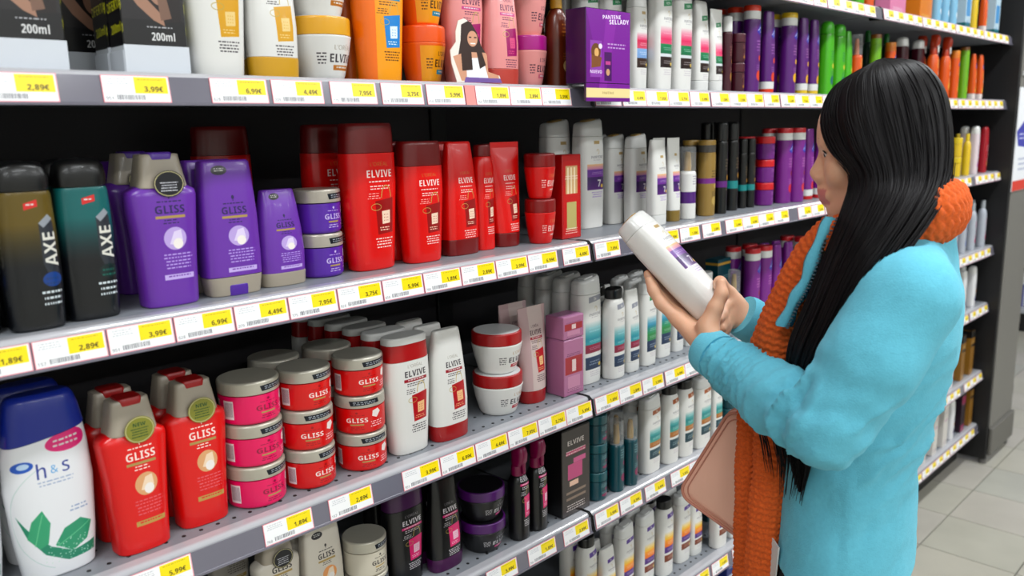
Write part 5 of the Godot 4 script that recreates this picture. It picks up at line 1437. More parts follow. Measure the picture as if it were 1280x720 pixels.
	["cream_jar", "D", 2.850, -0.053, 0, 1, 0.0, "behind the woman"],
	["cream_conditioner", "D", 2.950, -0.035, 0, 1, 0.0, "behind the woman"],
	["pink_jar", "D", 3.060, -0.052, 0, 1, 0.0, "behind the woman"],
	["pink_jar", "D", 3.160, -0.052, 0, 1, 0.0, "behind the woman"],
	["white_lotion", "D", 3.280, -0.033, 0, 1, 0.0, "behind the woman"],
	["white_lotion", "D", 3.360, -0.033, 0, 1, 0.0, "behind the woman"],
	["teal_jar", "D", 3.450, -0.040, 0, 1, 0.0, "behind the woman"],
	["teal_jar", "D", 3.530, -0.040, 0, 1, 0.0, "behind the woman"],
	["white_lotion", "D", 3.691, -0.033, 0, 1],
	["white_lotion", "D", 3.816, -0.033, 1, 1],
	["white_lotion", "D", 3.947, -0.033, 1, 1],
	["berry_jar", "E", 0.050, -0.041, 0, 1, 0.0, "far left end"],
	["berry_jar", "E", 0.140, -0.041, 0, 1, 0.0, "far left end"],
	["purple_yellow", "E", 0.240, -0.035, 0, 1, 0.0, "far left end"],
	["purple_yellow", "E", 0.330, -0.035, 0, 1, 0.0, "far left end"],
	["purple_orange", "E", 0.430, -0.035, 0, 1, 0.0, "far left end"],
	["green_bottle", "E", 0.550, -0.033, 0, 1, 0.0, "far left end"],
	["lime_bottle", "E", 0.660, -0.032, 0, 1, 0.0, "far left end"],
	["dark_green_bottle", "E", 0.770, -0.032, 0, 1, 0.0, "far left end"],
	["dark_green_bottle", "E", 0.860, -0.032, 0, 1, 0.0, "far left end"],
	["gold_jar", "E", 1.192, -0.080, 0, 1],
	["gold_jar", "E", 1.278, -0.080, 0, 1],
	["care_sun_pump", "E", 1.371, -0.081, 1, 1],
	["care_sun_cond", "E", 1.428, -0.067, 1, 1],
	["care_sun", "E", 1.496, -0.068, 1, 1],
	["care_sun", "E", 1.581, -0.068, 1, 1],
	["care_sun_pump", "E", 1.652, -0.060, 1, 1],
	["care_sun", "E", 1.737, -0.064, 1, 1],
	["care_sun_cond", "E", 1.792, -0.059, 1, 1],
	["care_sun", "E", 1.870, -0.033, 0, 1, 0.0, "behind the woman"],
	["care_sun", "E", 1.950, -0.033, 0, 1, 0.0, "behind the woman"],
	["teal_box", "E", 1.998, -0.140, 0, 1],
	["care_sun_cond", "E", 2.120, -0.032, 0, 1, 0.0, "behind the woman"],
	["care_sun_cond", "E", 2.190, -0.032, 0, 1, 0.0, "behind the woman"],
	["gold_jar", "E", 2.280, -0.045, 0, 1, 0.0, "behind the woman"],
	["gold_jar", "E", 2.380, -0.045, 0, 1, 0.0, "behind the woman"],
	["white_lotion", "E", 2.500, -0.033, 0, 1, 0.0, "behind the woman"],
	["white_lotion", "E", 2.580, -0.033, 0, 1, 0.0, "behind the woman"],
	["gold_carton", "E", 2.750, -0.035, 0, 1, 0.0, "behind the woman"],
	["gold_carton", "E", 2.830, -0.035, 0, 1, 0.0, "behind the woman"],
	["white_carton", "E", 2.920, -0.034, 0, 1, 0.0, "behind the woman"],
	["white_carton", "E", 3.000, -0.034, 0, 1, 0.0, "behind the woman"],
	["dark_berry_carton", "E", 3.100, -0.035, 0, 1, 0.0, "behind the woman"],
	["dark_berry_carton", "E", 3.180, -0.035, 0, 1, 0.0, "behind the woman"],
	["gold_jar", "E", 3.300, -0.045, 0, 1, 0.0, "behind the woman"],
	["gold_jar", "E", 3.400, -0.045, 0, 1, 0.0, "behind the woman"],
	["white_lotion", "E", 3.550, -0.033, 0, 1, 0.0, "behind the woman"],
	["white_lotion", "E", 3.660, -0.033, 0, 1, 0.0, "behind the woman"],
	["white_lotion", "E", 3.726, -0.033, 0, 1],
	["gold_carton", "E", 3.855, -0.035, 0, 1],
	["gold_carton", "E", 3.979, -0.035, 1, 1],
	["sky_carton", "F", 0.300, -0.033, 0, 1, 0.0, "far left end"],
	["sky_carton", "F", 0.420, -0.033, 0, 1, 0.0, "far left end"],
	["sky_bottle", "F", 0.550, -0.032, 0, 1, 0.0, "far left end"],
	["sky_bottle", "F", 0.660, -0.032, 0, 1, 0.0, "far left end"],
	["lemon_bottle", "F", 0.800, -0.030, 0, 1, 0.0, "far left end"],
	["lemon_bottle", "F", 0.920, -0.030, 0, 1, 0.0, "far left end"],
	["amber_carton", "F", 1.100, -0.045, 0, 1, 0.0, "far left end"],
	["pink_carton", "F", 1.400, -0.040, 0, 1, 0.0, "behind the woman"],
	["white_lotion", "F", 1.904, -0.078, 0, 1],
	["blue_carton", "F", 2.009, -0.085, 0, 1],
	["blue_carton", "F", 2.120, -0.040, 0, 1, 0.0, "behind the woman"],
	["blue_carton", "F", 2.220, -0.040, 0, 1, 0.0, "behind the woman"],
	["white_carton", "F", 2.340, -0.034, 0, 1, 0.0, "behind the woman"],
	["white_carton", "F", 2.440, -0.034, 0, 1, 0.0, "behind the woman"],
	["white_lotion", "F", 2.550, -0.033, 0, 1, 0.0, "behind the woman"],
	["gold_carton", "F", 2.760, -0.035, 0, 1, 0.0, "behind the woman"],
	["gold_carton", "F", 2.860, -0.035, 0, 1, 0.0, "behind the woman"],
	["dark_berry_carton", "F", 2.980, -0.035, 0, 1, 0.0, "behind the woman"],
	["dark_berry_carton", "F", 3.080, -0.035, 0, 1, 0.0, "behind the woman"],
	["white_carton", "F", 3.200, -0.034, 0, 1, 0.0, "behind the woman"],
	["white_carton", "F", 3.300, -0.034, 0, 1, 0.0, "behind the woman"],
	["white_carton", "F", 3.432, -0.034, 0, 1],
	["white_carton", "F", 3.564, -0.034, 0, 1],
	["white_carton", "F", 3.689, -0.034, 0, 1],
	["white_lotion", "F", 3.796, -0.033, 0, 1],
	["dark_berry_carton", "F", 3.920, -0.035, 0, 1],
	["gold_carton", "F", 4.034, -0.035, 0, 1],
]

func make(kind: String) -> Node3D:
	if protos.has(kind): return protos[kind]
	var s := spec(kind)
	var root := Node3D.new()
	root.name = s[0]
	var w: float = s[2]
	var d: float = s[3]
	var h: float = s[4]
	if s[1] == "carton":
		var b := MB.new()
		b.box(Vector3(0, h * 0.5, 0), Vector3(w, h, d), 0.0012, Rect2(0.33, 0, 0.67, 1), Rect2(0.02, 0, 0.29, 1))
		part(root, "carton_body", b, mat(Color.WHITE, 0.3, 0.0, tex(s[5]), 0.3))
		var fl := MB.new()
		fl.box(Vector3(0, h + 0.0006, 0.002), Vector3(w * 0.96, 0.0012, d * 0.9), 0.0003)
		part(root, "top_flap", fl, mat(s[6], 0.4))
		if kind == "model_box":
			var tr := MB.new()
			tr.box(Vector3(0, h * 0.1, d * 0.5 + 0.001), Vector3(w * 1.02, h * 0.2, 0.002), 0.0004)
			tr.box(Vector3(-w * 0.5 - 0.001, h * 0.08, 0), Vector3(0.0016, h * 0.16, d), 0.0004)
			part(root, "tray_foot", tr, mat(Color(0.80, 0.82, 0.85), 0.45))
	else:
		for q in SHAPES[s[1]]:
			var m := MB.new()
			var m2: Material
			m.loft(q[2], w, d, h, 32)
			if q[1] == "b":
				m2 = mat(Color.WHITE, 0.28, 0.0, tex(s[5]), 0.12)
			elif q[1] == "c":
				if s[6] is String: m2 = mat(Color.WHITE, 0.3, 0.35, tex(s[6]))
				elif s[6].a < 1.0: m2 = clear_mat(Color(s[6], 1.0), s[6].a)
				else: m2 = mat(s[6], 0.3, 0.0, null, 0.12)
			else:
				if s[7] == null: continue
				if s[7].a < 1.0: m2 = clear_mat(Color(s[7], 1.0), s[7].a)
				else: m2 = mat(s[7], 0.32)
			part(root, q[0], m, m2)
		if kind in ["violet_shampoo", "scarlet_shampoo", "cream_shampoo"]:
			var st := MB.new()
			var rows := []
			var uvs := []
			for r in 2:
				var row := PackedVector3Array()
				var uv := PackedVector2Array()
				for k in 25:
					var a := TAU * k / 24.0
					var q2 := Vector2(cos(a), sin(a)) * (0.0 if r else 1.0)
					row.append(Vector3(0.004 + q2.x * w * 0.22, h * 0.80 + q2.y * h * 0.085, d * 0.475 + 0.0012))
					uv.append(Vector2(0.5 + q2.x * 0.5, 0.5 - q2.y * 0.5))
				rows.append(row); uvs.append(uv)
			st.grid(rows, uvs, true)
			part(root, "sticker", st, mat(Color.WHITE, 0.35, 0.0, sticker_tex(kind)), "round promotional sticker")
	protos[kind] = root
	return root

func sticker_tex(kind: String) -> ImageTexture:
	var key := "sticker_green" if kind == "scarlet_shampoo" else "sticker_dark"
	if texs.has(key): return texs[key]
	var base := Color(0.5, 0.5, 0.16) if key == "sticker_green" else Color(0.06, 0.06, 0.09)
	var cv := CV.new(96, 96, base, self)
	cv.ring(0.5, 0.5, 0.46, 0.46, 3.0, Color(0.72, 0.68, 0.5))
	if key == "sticker_green": cv.txt("NEW", 0.5, 0.3, 0.14, Color(0.1, 0.25, 0.1), "sansbold")
	cv.small(0.5, 0.44, 0.6, 4, 0.1, Color(0.1, 0.25, 0.1) if key == "sticker_green" else Color(0.85, 0.85, 0.88))
	texs[key] = cv.done()
	return texs[key]

func place_products() -> void:
	var total := {}
	for r in PLACED:
		var key: String = spec(r[0])[8] + r[1] + (r[7] if r.size() > 7 else "")
		total[key] = total.get(key, 0) + 1
	var count := {}
	for r in PLACED:
		var s := spec(r[0])
		var key: String = s[8] + r[1] + (r[7] if r.size() > 7 else "")
		count[key] = count.get(key, 0) + 1
		var base: String = "%s on %s" % [s[8], SHELF_WORD[r[1]]]
		if r[5] > 1 and r[4] > 0: base = base.replace("hair mask ", "")
		if r.size() > 7: base += ", " + r[7]
		if total[key] > 1: base += ", %s from left" % ordinal(count[key])
		for back in r[4] + 1:
			for lv in r[5]:
				var o: Node3D = make(r[0]).duplicate()
				o.name = numbered(s[0])
				add_child(o)
				o.position = Vector3(r[2], RAIL[r[1]] + DECK + 0.0006 + lv * (s[4] + 0.0008) + (r[6] if r.size() > 6 else 0.0), r[3] - back * (s[3] + 0.006))
				o.rotation.y = rng.randf_range(-0.09, 0.09) if s[1] in ["jar", "cup"] else rng.randf_range(-0.03, 0.03)
				if r[0] == "scarlet_jar" and back == 0: o.rotation.y = [-0.5, -0.9, -0.3][lv] if r[2] > 0.7 else [-0.05, -0.5, -0.1][lv]
				var label := base
				if r[5] == 2: label += [", lower one", ", upper one"][lv]
				elif r[5] == 3: label += [", stack bottom", ", stack middle", ", stack top"][lv]
				if back > 0: label += ", %s behind" % ORD[back - 1]
				meta(o, label, s[9], "%s on %s" % [s[8], SHELF_WORD[r[1]]])

# ---------------------------------------------------------------- the shopper
# built in her own frame: x to her right, y up, -z the way she faces; the node is then turned towards the shelves

class Field:
	# sum of soft primitives on a grid, meshed as surface nets
	var lo: Vector3
	var cell: float
	var nx: int
	var ny: int
	var nz: int
	var k: float
	var acc := PackedFloat32Array()

	func _init(a: Vector3, b: Vector3, c: float, soft: float) -> void:
		lo = a
		cell = c
		k = 1.0 / soft
		nx = int((b.x - a.x) / c) + 2
		ny = int((b.y - a.y) / c) + 2
		nz = int((b.z - a.z) / c) + 2
		acc.resize(nx * ny * nz)

	func span(v: float, o: float, n: int) -> int:
		return clampi(int((v - o) / cell), 0, n - 1)

	func bone(a: Vector3, ra: float, b: Vector3, rb: float) -> void:
		var m := 3.6 / k
		var r := maxf(ra, rb) + m
		var p0 := a.min(b) - Vector3(r, r, r)
		var p1 := a.max(b) + Vector3(r, r, r)
		var ab := b - a
		var l2 := maxf(ab.length_squared(), 1e-9)
		for iz in range(span(p0.z, lo.z, nz), span(p1.z, lo.z, nz) + 1):
			for iy in range(span(p0.y, lo.y, ny), span(p1.y, lo.y, ny) + 1):
				var q := (iz * ny + iy) * nx
				for ix in range(span(p0.x, lo.x, nx), span(p1.x, lo.x, nx) + 1):
					var p := Vector3(lo.x + ix * cell, lo.y + iy * cell, lo.z + iz * cell)
					var t := clampf((p - a).dot(ab) / l2, 0.0, 1.0)
					var d := p.distance_to(a + ab * t) - lerpf(ra, rb, t)
					if d < m: acc[q + ix] += exp(-k * maxf(d, -0.12))

	func egg(c: Vector3, r: Vector3) -> void:
		var m := 3.6 / k
		var lim := minf(r.x, minf(r.y, r.z))
		var p0 := c - r - Vector3(m, m, m)
		var p1 := c + r + Vector3(m, m, m)
		for iz in range(span(p0.z, lo.z, nz), span(p1.z, lo.z, nz) + 1):
			for iy in range(span(p0.y, lo.y, ny), span(p1.y, lo.y, ny) + 1):
				var q := (iz * ny + iy) * nx
				for ix in range(span(p0.x, lo.x, nx), span(p1.x, lo.x, nx) + 1):
					var p := Vector3(lo.x + ix * cell, lo.y + iy * cell, lo.z + iz * cell) - c
					var s := (p / r).length()
					var g := (p / (r * r)).length()
					var d := s * (s - 1.0) / g if g > 1e-6 else -lim
					if d < m: acc[q + ix] += exp(-k * maxf(d, -0.12))

	func column(st: Array) -> void:
		# st: [height, centre z, half width, half depth] from the bottom up
		var m := 3.6 / k
		for iy in ny:
			var y := lo.y + iy * cell
			var q := 0
			while q < st.size() - 2 and y > st[q + 1][0]: q += 1
			var t := clampf((y - st[q][0]) / (st[q + 1][0] - st[q][0]), 0.0, 1.0)
			t = t * t * (3.0 - 2.0 * t) * 0.5 + t * 0.5
			var zc := lerpf(st[q][1], st[q + 1][1], t)
			var rx := lerpf(st[q][2], st[q + 1][2], t)
			var rz := lerpf(st[q][3], st[q + 1][3], t)
			var dy := maxf(maxf(st[0][0] - y, y - st[-1][0]), 0.0)
			if dy > m: continue
			for iz in nz:
				var z := (lo.z + iz * cell - zc) / rz
				for ix in nx:
					var x := (lo.x + ix * cell) / rx
					var s := sqrt(x * x + z * z)
					if s > 2.0: continue
					var d := (s - 1.0) * minf(rx, rz)
					if dy > 0.0: d = sqrt(maxf(d, 0.0) * maxf(d, 0.0) + dy * dy) if d > 0.0 else dy
					if d < m: acc[(iz * ny + iy) * nx + ix] += exp(-k * maxf(d, -0.12))

	func mesh_into(mb: MB, host, painted: bool, bent: bool) -> void:
		var id := PackedInt32Array()
		id.resize(acc.size())
		id.fill(-1)
		var f := acc
		for q in f.size():
			f[q] = -log(f[q]) / k if f[q] > 1e-9 else 0.4
		var sx := 1
		var sy := nx
		var sz := nx * ny
		var off := [0, sx, sy, sx + sy, sz, sx + sz, sy + sz, sx + sy + sz]
		var edges := [[0, 1], [2, 3], [4, 5], [6, 7], [0, 2], [1, 3], [4, 6], [5, 7], [0, 4], [1, 5], [2, 6], [3, 7]]
		var first := mb.v.size()
		var count := first
		for z in nz - 1:
			for y in ny - 1:
				var row := z * sz + y * sy
				for x in nx - 1:
					var q := row + x
					var f0 := f[q]
					if f0 > 3.0 * cell or f0 < -3.0 * cell: continue
					var neg := 0
					for e in 8:
						if f[q + off[e]] < 0.0: neg += 1
					if neg == 0 or neg == 8: continue
					var s := Vector3.ZERO
					var n := 0
					for e in edges:
						var a := f[q + off[e[0]]]
						var b := f[q + off[e[1]]]
						if (a < 0.0) != (b < 0.0):
							var t := a / (a - b)
							var pa := Vector3(e[0] & 1, (e[0] >> 1) & 1, e[0] >> 2)
							var pb := Vector3(e[1] & 1, (e[1] >> 1) & 1, e[1] >> 2)
							s += pa.lerp(pb, t)
							n += 1
					s /= n
					var g := Vector3(
						f[q + 1] + f[q + sx + sy] + f[q + sx + sz] + f[q + sx + sy + sz] - f[q] - f[q + sy] - f[q + sz] - f[q + sy + sz],
						f[q + sy] + f[q + sx + sy] + f[q + sy + sz] + f[q + sx + sy + sz] - f[q] - f[q + sx] - f[q + sz] - f[q + sx + sz],
						f[q + sz] + f[q + sx + sz] + f[q + sy + sz] + f[q + sx + sy + sz] - f[q] - f[q + sx] - f[q + sy] - f[q + sx + sy]).normalized()
					var p := lo + (Vector3(x, y, z) + s) * cell
					if bent: p += g * host.jacket_bend(p, g)
					id[q] = count
					count += 1
					mb.v.append(p)
					mb.n.append(g)
					mb.t.append(Vector2(p.x * 4.0 + p.z * 4.0, p.y * 4.0))
					if painted: mb.c.append(host.skin_paint(p))
		for z in range(1, nz - 1):
			for y in range(1, ny - 1):
				for x in range(1, nx - 1):
					var q := z * sz + y * sy + x
					var a := f[q]
					if absf(a) > 2.0 * cell: continue
					if (a < 0.0) != (f[q + sx] < 0.0): face(mb, id, q - sy - sz, q - sz, q, q - sy, a < 0.0)
					if (a < 0.0) != (f[q + sy] < 0.0): face(mb, id, q - sx - sz, q - sx, q, q - sz, a < 0.0)
					if (a < 0.0) != (f[q + sz] < 0.0): face(mb, id, q - sx - sy, q - sy, q, q - sx, a < 0.0)
		if bent:
			# normals again, from the bent faces
			var nn := PackedVector3Array()
			nn.resize(mb.v.size())
			for q in range(0, mb.i.size(), 3):
				var a := mb.i[q]
				var b := mb.i[q + 1]
				var c := mb.i[q + 2]
				if a < first: continue
				var w := (mb.v[c] - mb.v[a]).cross(mb.v[b] - mb.v[a])
				nn[a] += w; nn[b] += w; nn[c] += w
			for q in range(first, mb.v.size()):
				if nn[q].length_squared() > 0.0: mb.n[q] = nn[q].normalized()

	func face(mb: MB, id: PackedInt32Array, a: int, b: int, c: int, d: int, out: bool) -> void:
		if id[a] < 0 or id[b] < 0 or id[c] < 0 or id[d] < 0: return
		if out: mb.i.append_array([id[a], id[c], id[b], id[a], id[d], id[c]])
		else: mb.i.append_array([id[a], id[b], id[c], id[a], id[c], id[d]])

func curve(pts: Array, t: float):
	# Catmull-Rom through the points (floats or vectors), t from 0 to 1
	var n := pts.size() - 1
	var f := clampf(t, 0.0, 1.0) * n
	var k := mini(int(f), n - 1)
	var u := f - k
	var a = pts[maxi(k - 1, 0)]
	var b = pts[k]
	var c = pts[k + 1]
	var d = pts[mini(k + 2, n)]
	return b * 1.0 + (c - a) * (0.5 * u) + (a * 2.0 - b * 5.0 + c * 4.0 - d) * (0.5 * u * u) + (b * 3.0 - a - c * 3.0 + d) * (0.5 * u * u * u)

const PERSON_AT := Vector3(1.248, 0.0, 0.556)
const PERSON_TURN := 14.0
# the held bottle: foot, axis and the way its print faces, in her frame
const HELD_FOOT := Vector3(0.0, 1.262, -0.226)
const HELD_AXIS := Vector3(0.0, 0.692, -0.722)
const HELD_FACE := Vector3(-0.10, 0.70, 0.69)

func build_person() -> void:
	var who := thing("person", "woman in turquoise fleece and orange scarf reading a bottle", "person", PERSON_AT, deg_to_rad(PERSON_TURN))
	person_body(who)
	person_jacket(who)
	person_trousers(who)
	person_scarf(who)
	person_hair(who)
	held_things()

func hand_bones(side: float) -> Array:
	# chains of [point, radius]; side -1 her left hand (under the bottle), +1 her right
	var out := []
	var N := Vector3(0, 0.722, 0.692)
	if side < 0:
		var w := Vector3(-0.078, 1.206, -0.198)
		out.append([[w + Vector3(0.004, -0.03, 0.05), 0.024], [w, 0.0225]])
		var xs := [-0.046, -0.027, -0.008, 0.010]
		var ln := [0.94, 1.04, 1.0, 0.8]
		for k in 4:
			var b := HELD_FOOT + HELD_AXIS * (0.026 - 0.004 * absf(k - 1)) - N * (0.0395 + 0.002 * k) + Vector3(xs[k], 0, 0)
			out.append([[w + Vector3(-0.006 + 0.008 * k, 0.004, -0.004), 0.0165], [b, 0.0115]])
			var l: float = ln[k]
			var p1 := b + HELD_AXIS * 0.040 * l - N * 0.004 + Vector3(0.004, 0, 0)
			var p2 := p1 + HELD_AXIS * 0.025 * l + N * 0.004 + Vector3(0.003, 0, 0)
			var p3 := p2 + HELD_AXIS * 0.019 * l + N * 0.006 + Vector3(0.002, 0, 0)
			out.append([[b, 0.0105], [p1, 0.0092], [p2, 0.0082], [p3, 0.0070]])
		out.append([[w + Vector3(-0.006, 0.012, 0.0), 0.0185], [Vector3(-0.066, 1.246, -0.212), 0.0165], [Vector3(-0.058, 1.276, -0.203), 0.0115], [Vector3(-0.050, 1.297, -0.196), 0.0100], [Vector3(-0.043, 1.314, -0.200), 0.0082]])
	else:
		var w2 := Vector3(0.064, 1.231, -0.180)
		out.append([[w2 + Vector3(0.02, -0.03, 0.045), 0.024], [w2, 0.0225]])
		var mcp := [Vector3(0.053, 1.278, -0.212), Vector3(0.056, 1.264, -0.203), Vector3(0.057, 1.251, -0.197), Vector3(0.056, 1.239, -0.194)]
		var pip := [Vector3(0.036, 1.300, -0.224), Vector3(0.036, 1.259, -0.216), Vector3(0.037, 1.244, -0.211), Vector3(0.038, 1.231, -0.208)]
		var dip := [Vector3(0.012, 1.302, -0.219), Vector3(0.013, 1.250, -0.213), Vector3(0.014, 1.235, -0.209), Vector3(0.018, 1.224, -0.208)]
		var tip := [Vector3(-0.008, 1.299, -0.215), Vector3(-0.006, 1.246, -0.212), Vector3(-0.003, 1.230, -0.208), Vector3(0.003, 1.219, -0.208)]
		for k in 4:
			out.append([[w2 + Vector3(-0.002, 0.006 - 0.004 * k, -0.004), 0.0165], [mcp[k], 0.0115]])
			out.append([[mcp[k], 0.0105], [pip[k], 0.0092], [dip[k], 0.0082], [tip[k], 0.0070]])
		out.append([[w2 + Vector3(-0.008, 0.0, -0.012), 0.017], [Vector3(0.052, 1.256, -0.232), 0.0125], [Vector3(0.050, 1.276, -0.262), 0.0105], [Vector3(0.047, 1.294, -0.284), 0.0082]])
	return out

func person_body(who: Node3D) -> void:
	var mb := MB.new()
	# trunk, limbs and neck
	var f := Field.new(Vector3(-0.30, -0.02, -0.30), Vector3(0.30, 1.48, 0.22), 0.014, 0.012)
	f.column([[0.82, 0.0, 0.135, 0.08], [0.95, 0.0, 0.14, 0.085], [1.06, 0.0, 0.115, 0.075], [1.2, 0.02, 0.13, 0.085], [1.3, 0.035, 0.12, 0.07], [1.36, 0.05, 0.06, 0.04]])
	f.bone(Vector3(0, 1.45, 0.028), 0.046, Vector3(0, 1.33, 0.055), 0.052)
	for s in [-1.0, 1.0]:
		f.bone(Vector3(s * 0.075, 0.86, 0.0), 0.075, Vector3(s * 0.085, 0.47, 0.0), 0.052)
		f.bone(Vector3(s * 0.085, 0.47, 0.0), 0.05, Vector3(s * 0.085, 0.08, 0.025), 0.034)
		f.bone(Vector3(s * 0.085, 0.035, 0.03), 0.032, Vector3(s * 0.095, 0.022, -0.12), 0.026)
	f.bone(Vector3(-0.155, 1.335, 0.072), 0.045, Vector3(-0.212, 1.164, -0.006), 0.036)
	f.bone(Vector3(-0.212, 1.164, -0.006), 0.036, Vector3(-0.082, 1.203, -0.186), 0.024)
	f.bone(Vector3(0.155, 1.33, 0.05), 0.045, Vector3(0.195, 1.10, -0.03), 0.036)
	f.bone(Vector3(0.195, 1.10, -0.03), 0.036, Vector3(0.068, 1.228, -0.172), 0.024)
	f.mesh_into(mb, self, true, false)
	# head
	var h := Field.new(Vector3(-0.095, 1.385, -0.105), Vector3(0.095, 1.65, 0.125), 0.0032, 0.0045)
	h.egg(Vector3(0, 1.552, 0.016), Vector3(0.070, 0.080, 0.086))
	h.egg(Vector3(0, 1.496, -0.010), Vector3(0.054, 0.070, 0.047))
	h.egg(Vector3(0, 1.548, -0.018), Vector3(0.058, 0.042, 0.049))
	h.bone(Vector3(0, 1.45, 0.03), 0.047, Vector3(0, 1.38, 0.045), 0.048)
	for s in [-1.0, 1.0]:
		h.bone(Vector3(s * 0.046, 1.470, 0.016), 0.017, Vector3(s * 0.012, 1.433, -0.032), 0.0155)
		h.egg(Vector3(s * 0.034, 1.492, -0.030), Vector3(0.025, 0.026, 0.022))
		h.bone(Vector3(s * 0.036, 1.531, -0.052), 0.0085, Vector3(s * 0.012, 1.531, -0.058), 0.008)
		h.egg(Vector3(s * 0.0095, 1.479, -0.0625), Vector3(0.0075, 0.0065, 0.009))
		h.bone(Vector3(0, 1.4585, -0.0575), 0.0062, Vector3(s * 0.020, 1.4545, -0.0475), 0.0042)
		h.bone(Vector3(0, 1.4465, -0.0535), 0.0068, Vector3(s * 0.018, 1.4515, -0.0465), 0.0042)
		h.egg(Vector3(s * 0.069, 1.508, 0.022), Vector3(0.009, 0.026, 0.016))
	h.egg(Vector3(0, 1.4285, -0.034), Vector3(0.019, 0.0155, 0.0165))
	h.bone(Vector3(0, 1.522, -0.0560), 0.0068, Vector3(0, 1.4865, -0.0715), 0.0085)
	h.bone(Vector3(0, 1.476, -0.060), 0.006, Vector3(0, 1.464, -0.0565), 0.005)
	h.mesh_into(mb, self, true, false)
	# hands
	for side in [-1.0, 1.0]:
		var hf: Field
		if side < 0: hf = Field.new(Vector3(-0.115, 1.155, -0.36), Vector3(0.045, 1.36, -0.12), 0.0034, 0.0028)
		else: hf = Field.new(Vector3(-0.03, 1.18, -0.32), Vector3(0.115, 1.36, -0.10), 0.0034, 0.0028)
		for chain in hand_bones(side):
			for q in chain.size() - 1:
				hf.bone(chain[q][0], chain[q][1], chain[q + 1][0], chain[q + 1][1])
		hf.mesh_into(mb, self, true, false)
	var m := StandardMaterial3D.new()
	m.vertex_color_use_as_albedo = true
	m.roughness = 0.48
	m.subsurf_scatter_enabled = true
	m.subsurf_scatter_strength = 0.12
	var body := part(who, "body", mb, m)
	# eyes with lids, lashes and brows
	for s in [-1.0, 1.0]:
		var e := MB.new()
		e.loft([[0.0, .1, .1, 2], [.06, .45, .45, 2], [.2, .8, .8, 2], [.5, 1, 1, 2], [.8, .8, .8, 2], [.94, .45, .45, 2], [1, .1, .1, 2]], 0.020, 0.014, 0.009, 16, Vector3(s * 0.030, 1.510, -0.0485))
		var eye := part(body, "eye", e, mat(Color(0.80, 0.77, 0.74), 0.15))
		var ir := MB.new()
		ir.loft([[0, .4, .4, 2], [.3, .9, .9, 2], [.5, 1, 1, 2], [.7, .9, .9, 2], [1, .4, .4, 2]], 0.009, 0.006, 0.0085, 12, Vector3(s * 0.030, 1.5095, -0.0535))
		part(eye, "iris", ir, mat(Color(0.08, 0.04, 0.03), 0.1))
		var la := MB.new()
		var path := PackedVector3Array()
		for q in 9:
			var a := lerpf(-1.0, 1.0, q / 8.0)
			path.append(Vector3(s * (0.030 + a * 0.0125), 1.5195 - 0.004 * a * a, -0.0565 + 0.006 * a * a))
		la.tube(path, [0.0009, 0.0013, 0.0015, 0.0015, 0.0015, 0.0015, 0.0014, 0.0012, 0.0008], 6)
		part(body, "eyelash", la, mat(Color(0.03, 0.02, 0.02), 0.6))
		var br := MB.new()
		var pb := PackedVector3Array()
		for q in 9:
			var a2 := lerpf(-1.0, 1.0, q / 8.0)
			pb.append(Vector3(s * (0.030 + a2 * 0.017), 1.5375 - 0.004 * a2 * a2 + 0.001 * a2, -0.0625 + 0.011 * a2 * a2 + 0.004 * a2))
		br.tube(pb, [0.0012, 0.0022, 0.0026, 0.0027, 0.0027, 0.0025, 0.0022, 0.0017, 0.0008], 6)
		part(body, "eyebrow", br, mat(Color(0.05, 0.03, 0.03), 0.8))

var jacket_noise := FastNoiseLite.new()

func skin_paint(p: Vector3) -> Color:
	if p.y > 1.4385 and p.y < 1.4625 and p.z < -0.045 and absf(p.x) < 0.024: return Color(0.55, 0.17, 0.16)
	if p.y > 1.48 and p.y < 1.489 and Vector2(p.x + 0.045, p.z + 0.030).length() < 0.004: return Color(0.2, 0.08, 0.05)
	return Color(0.70, 0.39, 0.25)

